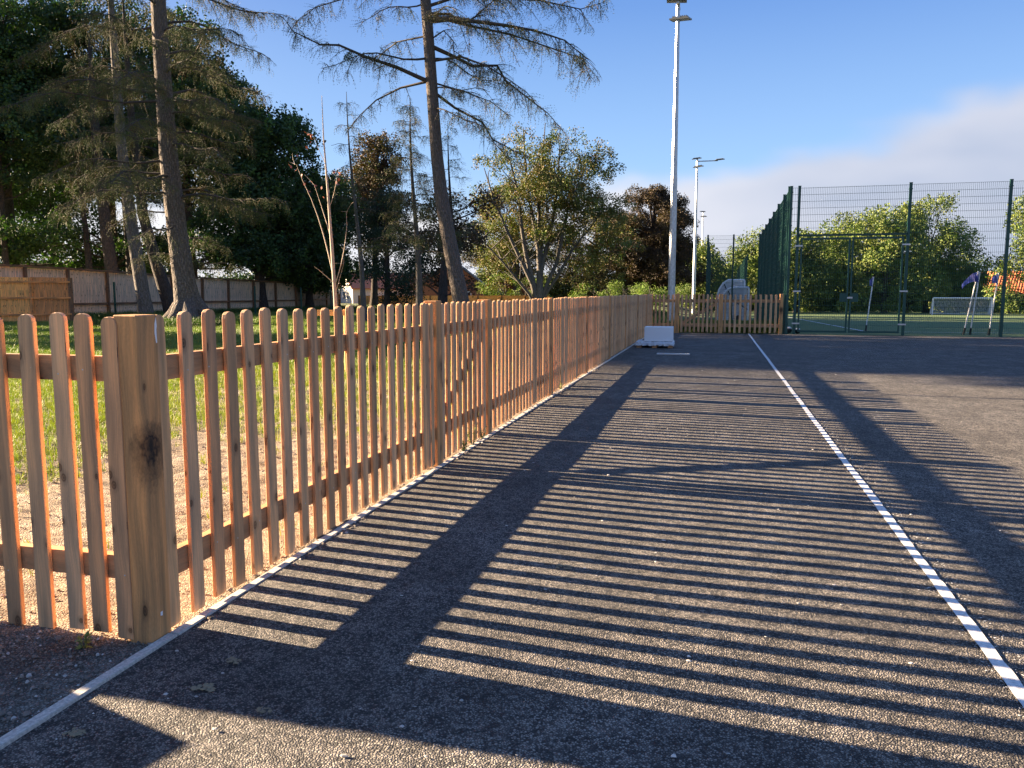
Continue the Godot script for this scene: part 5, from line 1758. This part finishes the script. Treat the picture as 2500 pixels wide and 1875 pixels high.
	for e in 8: limb(tw, ends[e % 5], ends[e % 5] + Vector3(rf(-0.2, 0.2), rf(0.0, 0.3), rf(-0.1, 0.1)), 0.003, 0.0015, 0.0, 4)
	obj("twigs", tw.mesh(), M.pale_stem, sp)
	var lf := MB.new()
	for k in 30:
		var e: Vector3 = ends[[0, 0, 3, 3, 4, 4, 6][rng.randi() % 7]] + rand_dir() * rf(0.05, 0.24)
		var d := (rand_dir() + Vector3(0, -0.7, 0)).normalized() * 0.06
		var s := d.cross(rand_dir()).normalized() * 0.022
		lf.tri(e, e + d * 0.5 + s, e + d); lf.tri(e, e + d, e + d * 0.5 - s)
	obj("leaves", lf.mesh(), mat(0.34, 0.10, 0.06, 0.6), sp)
	var sk := thing("tree_stake", Vector3(-5.92, 0, -11.52), "two timber stakes with a crossbar holding the pale sapling", "stake")
	for s in [-0.19, 0.17]:
		var mb := MB.new()
		mb.tube(PackedVector3Array([VIEW_R * s + Vector3(0, -0.1, 0), VIEW_R * s + Vector3(0, 1.02, 0)]), PackedFloat32Array([0.025, 0.025]), 8)
		obj("stake", mb.mesh(), M.larch_lap_new, sk)
	var cb := MB.new()
	cb.bar(VIEW_R * -0.25 + Vector3(0, 0.97, 0.05), VIEW_R * 0.24 + Vector3(0, 0.97, 0.05), 0.03, 0.09)
	obj("crossbar", cb.mesh(), M.larch_lap_new, sk)
	# unseen bin added out of view, shaped to cast the triangular shadow
	var gb := thing("shadow_blocker", Vector3(-4.02, 0, -1.83), "low green unseen bin left of the picture, its shadow on the tarmac corner", "blocker")
	gb.rotation.y = -0.27
	var body := MB.new()
	body.box(Vector3(-0.45, 0, -0.30), Vector3(0.45, 0.50, 0.30))
	obj("body", body.mesh(), M.green, gb)
	body = MB.new()
	body.box(Vector3(-0.48, 0.503, -0.33), Vector3(0.48, 0.60, 0.33))
	obj("lid", body.mesh(), M.green, gb)

# ------------------------------------------------------------------ small things on the ground
func chip_mesh() -> ArrayMesh:
	var mb := MB.new()
	var p := []
	for q in [Vector3(1, 0, 0), Vector3(0.2, 0.1, 0.8), Vector3(-0.9, 0, 0.3), Vector3(-0.3, -0.1, -0.9), Vector3(0.5, 0.05, -0.7)]: p.append(q * rf(0.7, 1.1))
	var t := Vector3(0.05, 0.55, 0.05)
	for k in 5:
		var a: Vector3 = p[k]; var b: Vector3 = p[(k + 1) % 5]
		var n := ((a + b) / 2 + Vector3(0, 0.5, 0)).normalized()
		var i := mb.v.size()
		mb.quad(a + Vector3(0, -0.2, 0), b + Vector3(0, -0.2, 0), b * 0.6 + t, a * 0.6 + t, n)
		mb.quad(t, a * 0.6 + t, b * 0.6 + t, t, Vector3.UP)
	return mb.mesh()

func make_small_things() -> void:
	var ch := chip_mesh()
	# stones in the disturbed soil and spilt over the edging
	var buf := PackedFloat32Array()
	for i in 9000:
		var z := 0.5 - 13.0 * pow(rng.randf(), 1.3)
		var x := -1.99 - 5.0 * pow(rng.randf(), 1.6)
		if rng.randf() < 0.10:
			x = rf(-2.02, -1.90); z = [-3.8 + rng.randfn(0, 0.30), -6.5 + rng.randfn(0, 0.45), -9.9 + rng.randfn(0, 0.3), -12.9 + rng.randfn(0, 0.3)][rng.randi() % 4]
		var fore := i % 5 == 0
		if fore:
			z = rf(-2.4, -1.2); x = rf(-3.2, -1.97)
		var s := (0.003 if fore else 0.004) + (0.007 if fore else 0.011) * pow(rng.randf(), 3.0)
		var y := (0.004 + 0.012 * smoothstep(0.02, 0.8, -1.985 - x)) if x < -1.99 else 0.006
		var k := rf(0.5, 1.2)
		var c := Color(0.22 * k, 0.185 * k, 0.15 * k)
		if rng.randf() < (0.06 if z < -2.4 else 0.16): c = Color(0.42, 0.41, 0.38)
		put(buf, Transform3D(Basis.from_euler(Vector3(rf(-0.4, 0.4), rf(0, TAU), rf(-0.4, 0.4))).scaled(Vector3(s, s * rf(0.5, 1), s)), Vector3(x, y, z)), c)
	var o := multi("gravel", ch, M.chip, buf, self)
	o.set_meta("kind", "stuff"); tag(o, "loose brown stones in the soil beside the edging", "gravel")
	buf = PackedFloat32Array()
	for i in 420:
		var z := -1.5 - 18.0 * pow(rng.randf(), 1.5)
		var x := rf(-1.9, 2.6)
		var s := 0.0025 + 0.0055 * pow(rng.randf(), 2.5)
		var k := rf(0.3, 0.75)
		put(buf, Transform3D(Basis(Vector3.UP, rf(0, TAU)).scaled(Vector3(s * rf(1.0, 2.2), s * 0.6, s)), Vector3(x, 0.006, z)), Color(k, k * 0.95, k * 0.86))
	for i in 700:   # flecks of line paint beside the line
		var z := -2.4 - 6.0 * pow(rng.randf(), 1.2)
		var x := 0.993 + (rf(0.02, 0.10) if rng.randf() < 0.75 else -rf(0.02, 0.06))
		var s := rf(0.0012, 0.0035)
		put(buf, Transform3D(Basis(Vector3.UP, rf(0, TAU)).scaled(Vector3(s * 1.6, s * 0.4, s)), Vector3(x, 0.004, z)), Color(0.6, 0.6, 0.58))
	o = multi("chippings", ch, M.chip, buf, self)
	o.set_meta("kind", "stuff"); tag(o, "pale chippings and paint flecks scattered on the tarmac", "chippings")
	# clods of dried mud on the tarmac
	var mud := [[-1.62, -2.32, 0.035, "flat dry mud clod by the corner post foot"], [-1.60, -2.13, 0.05, "crumbled yellow mud patch below the corner post"], [-1.33, -2.05, 0.03, "small mud lump in the sunlit strip"], [-1.80, -1.80, 0.035, "pale mud crumb in the lower left shadow"], [-1.94, -2.62, 0.03, "grey stone lying on the edging"], [-0.66, -3.55, 0.05, "yellowish mud scrape between the shadow stripes"]]
	for q in mud:
		var mb := MB.new()
		var t := thing("mud_clod", Vector3(q[0], 0.004, q[1]), q[3], "mud", "bits of mud on the tarmac")
		for k in 26:
			var b := Transform3D(Basis(Vector3.UP, rf(0, TAU)).scaled(Vector3(1, 0.45, 1) * q[2] * rf(0.08, 0.26)), Vector3(rf(-1, 1) * q[2] * 0.8, 0.001, rf(-1, 1) * q[2] * 0.5))
			var arr := ch.surface_get_arrays(0)
			var vv: PackedVector3Array = arr[Mesh.ARRAY_VERTEX]
			var ii: PackedInt32Array = arr[Mesh.ARRAY_INDEX]
			for e in range(0, ii.size(), 3): mb.tri(b * vv[ii[e]], b * vv[ii[e + 1]], b * vv[ii[e + 2]])
		obj("crumbs", mb.mesh(), mat(0.26, 0.21, 0.13, 0.95), t)
	# weeds by the fence foot
	for q in [[-1.985, -6.32, 0.30, 9, "tall straggly weed at the gate foot"], [-1.99, -6.62, 0.14, 8, "low green weed beside the gate post"], [-1.98, -6.05, 0.10, 8, "small weed sprouting over the edging by the gate"], [-2.00, -10.3, 0.10, 7, "small weed at a distant fence post"], [-2.22, -2.28, 0.06, 6, "tiny weed under the return pickets"]]:
		var t := thing("weed", Vector3(q[0], 0.0, q[1]), q[4], "plant", "weeds along the fence")
		var st := MB.new()
		var lv := MB.new()
		for k in q[3]:
			var a := rf(0, TAU)
			var d := Vector3(cos(a), 0, sin(a))
			var h: float = q[2] * rf(0.5, 1.0)
			var top := d * h * rf(0.15, 0.5) + Vector3(0, h, 0)
			st.tube(PackedVector3Array([d * 0.005, top * 0.5 + d * 0.01, top]), PackedFloat32Array([0.0022, 0.0018, 0.001]), 4, false)
			for e in 5:
				var p := top * rf(0.2, 1.0)
				var l := (rand_dir() + d + Vector3(0, 0.3, 0)).normalized() * rf(0.02, 0.05)
				var s := l.cross(Vector3.UP).normalized() * 0.006
				lv.tri(p, p + l * 0.5 + s, p + l); lv.tri(p, p + l, p + l * 0.5 - s)
		obj("stem", st.mesh(), mat(0.20, 0.22, 0.06, 0.7), t)
		obj("leaves", lv.mesh(), mat(0.20, 0.24, 0.05, 0.6), t)
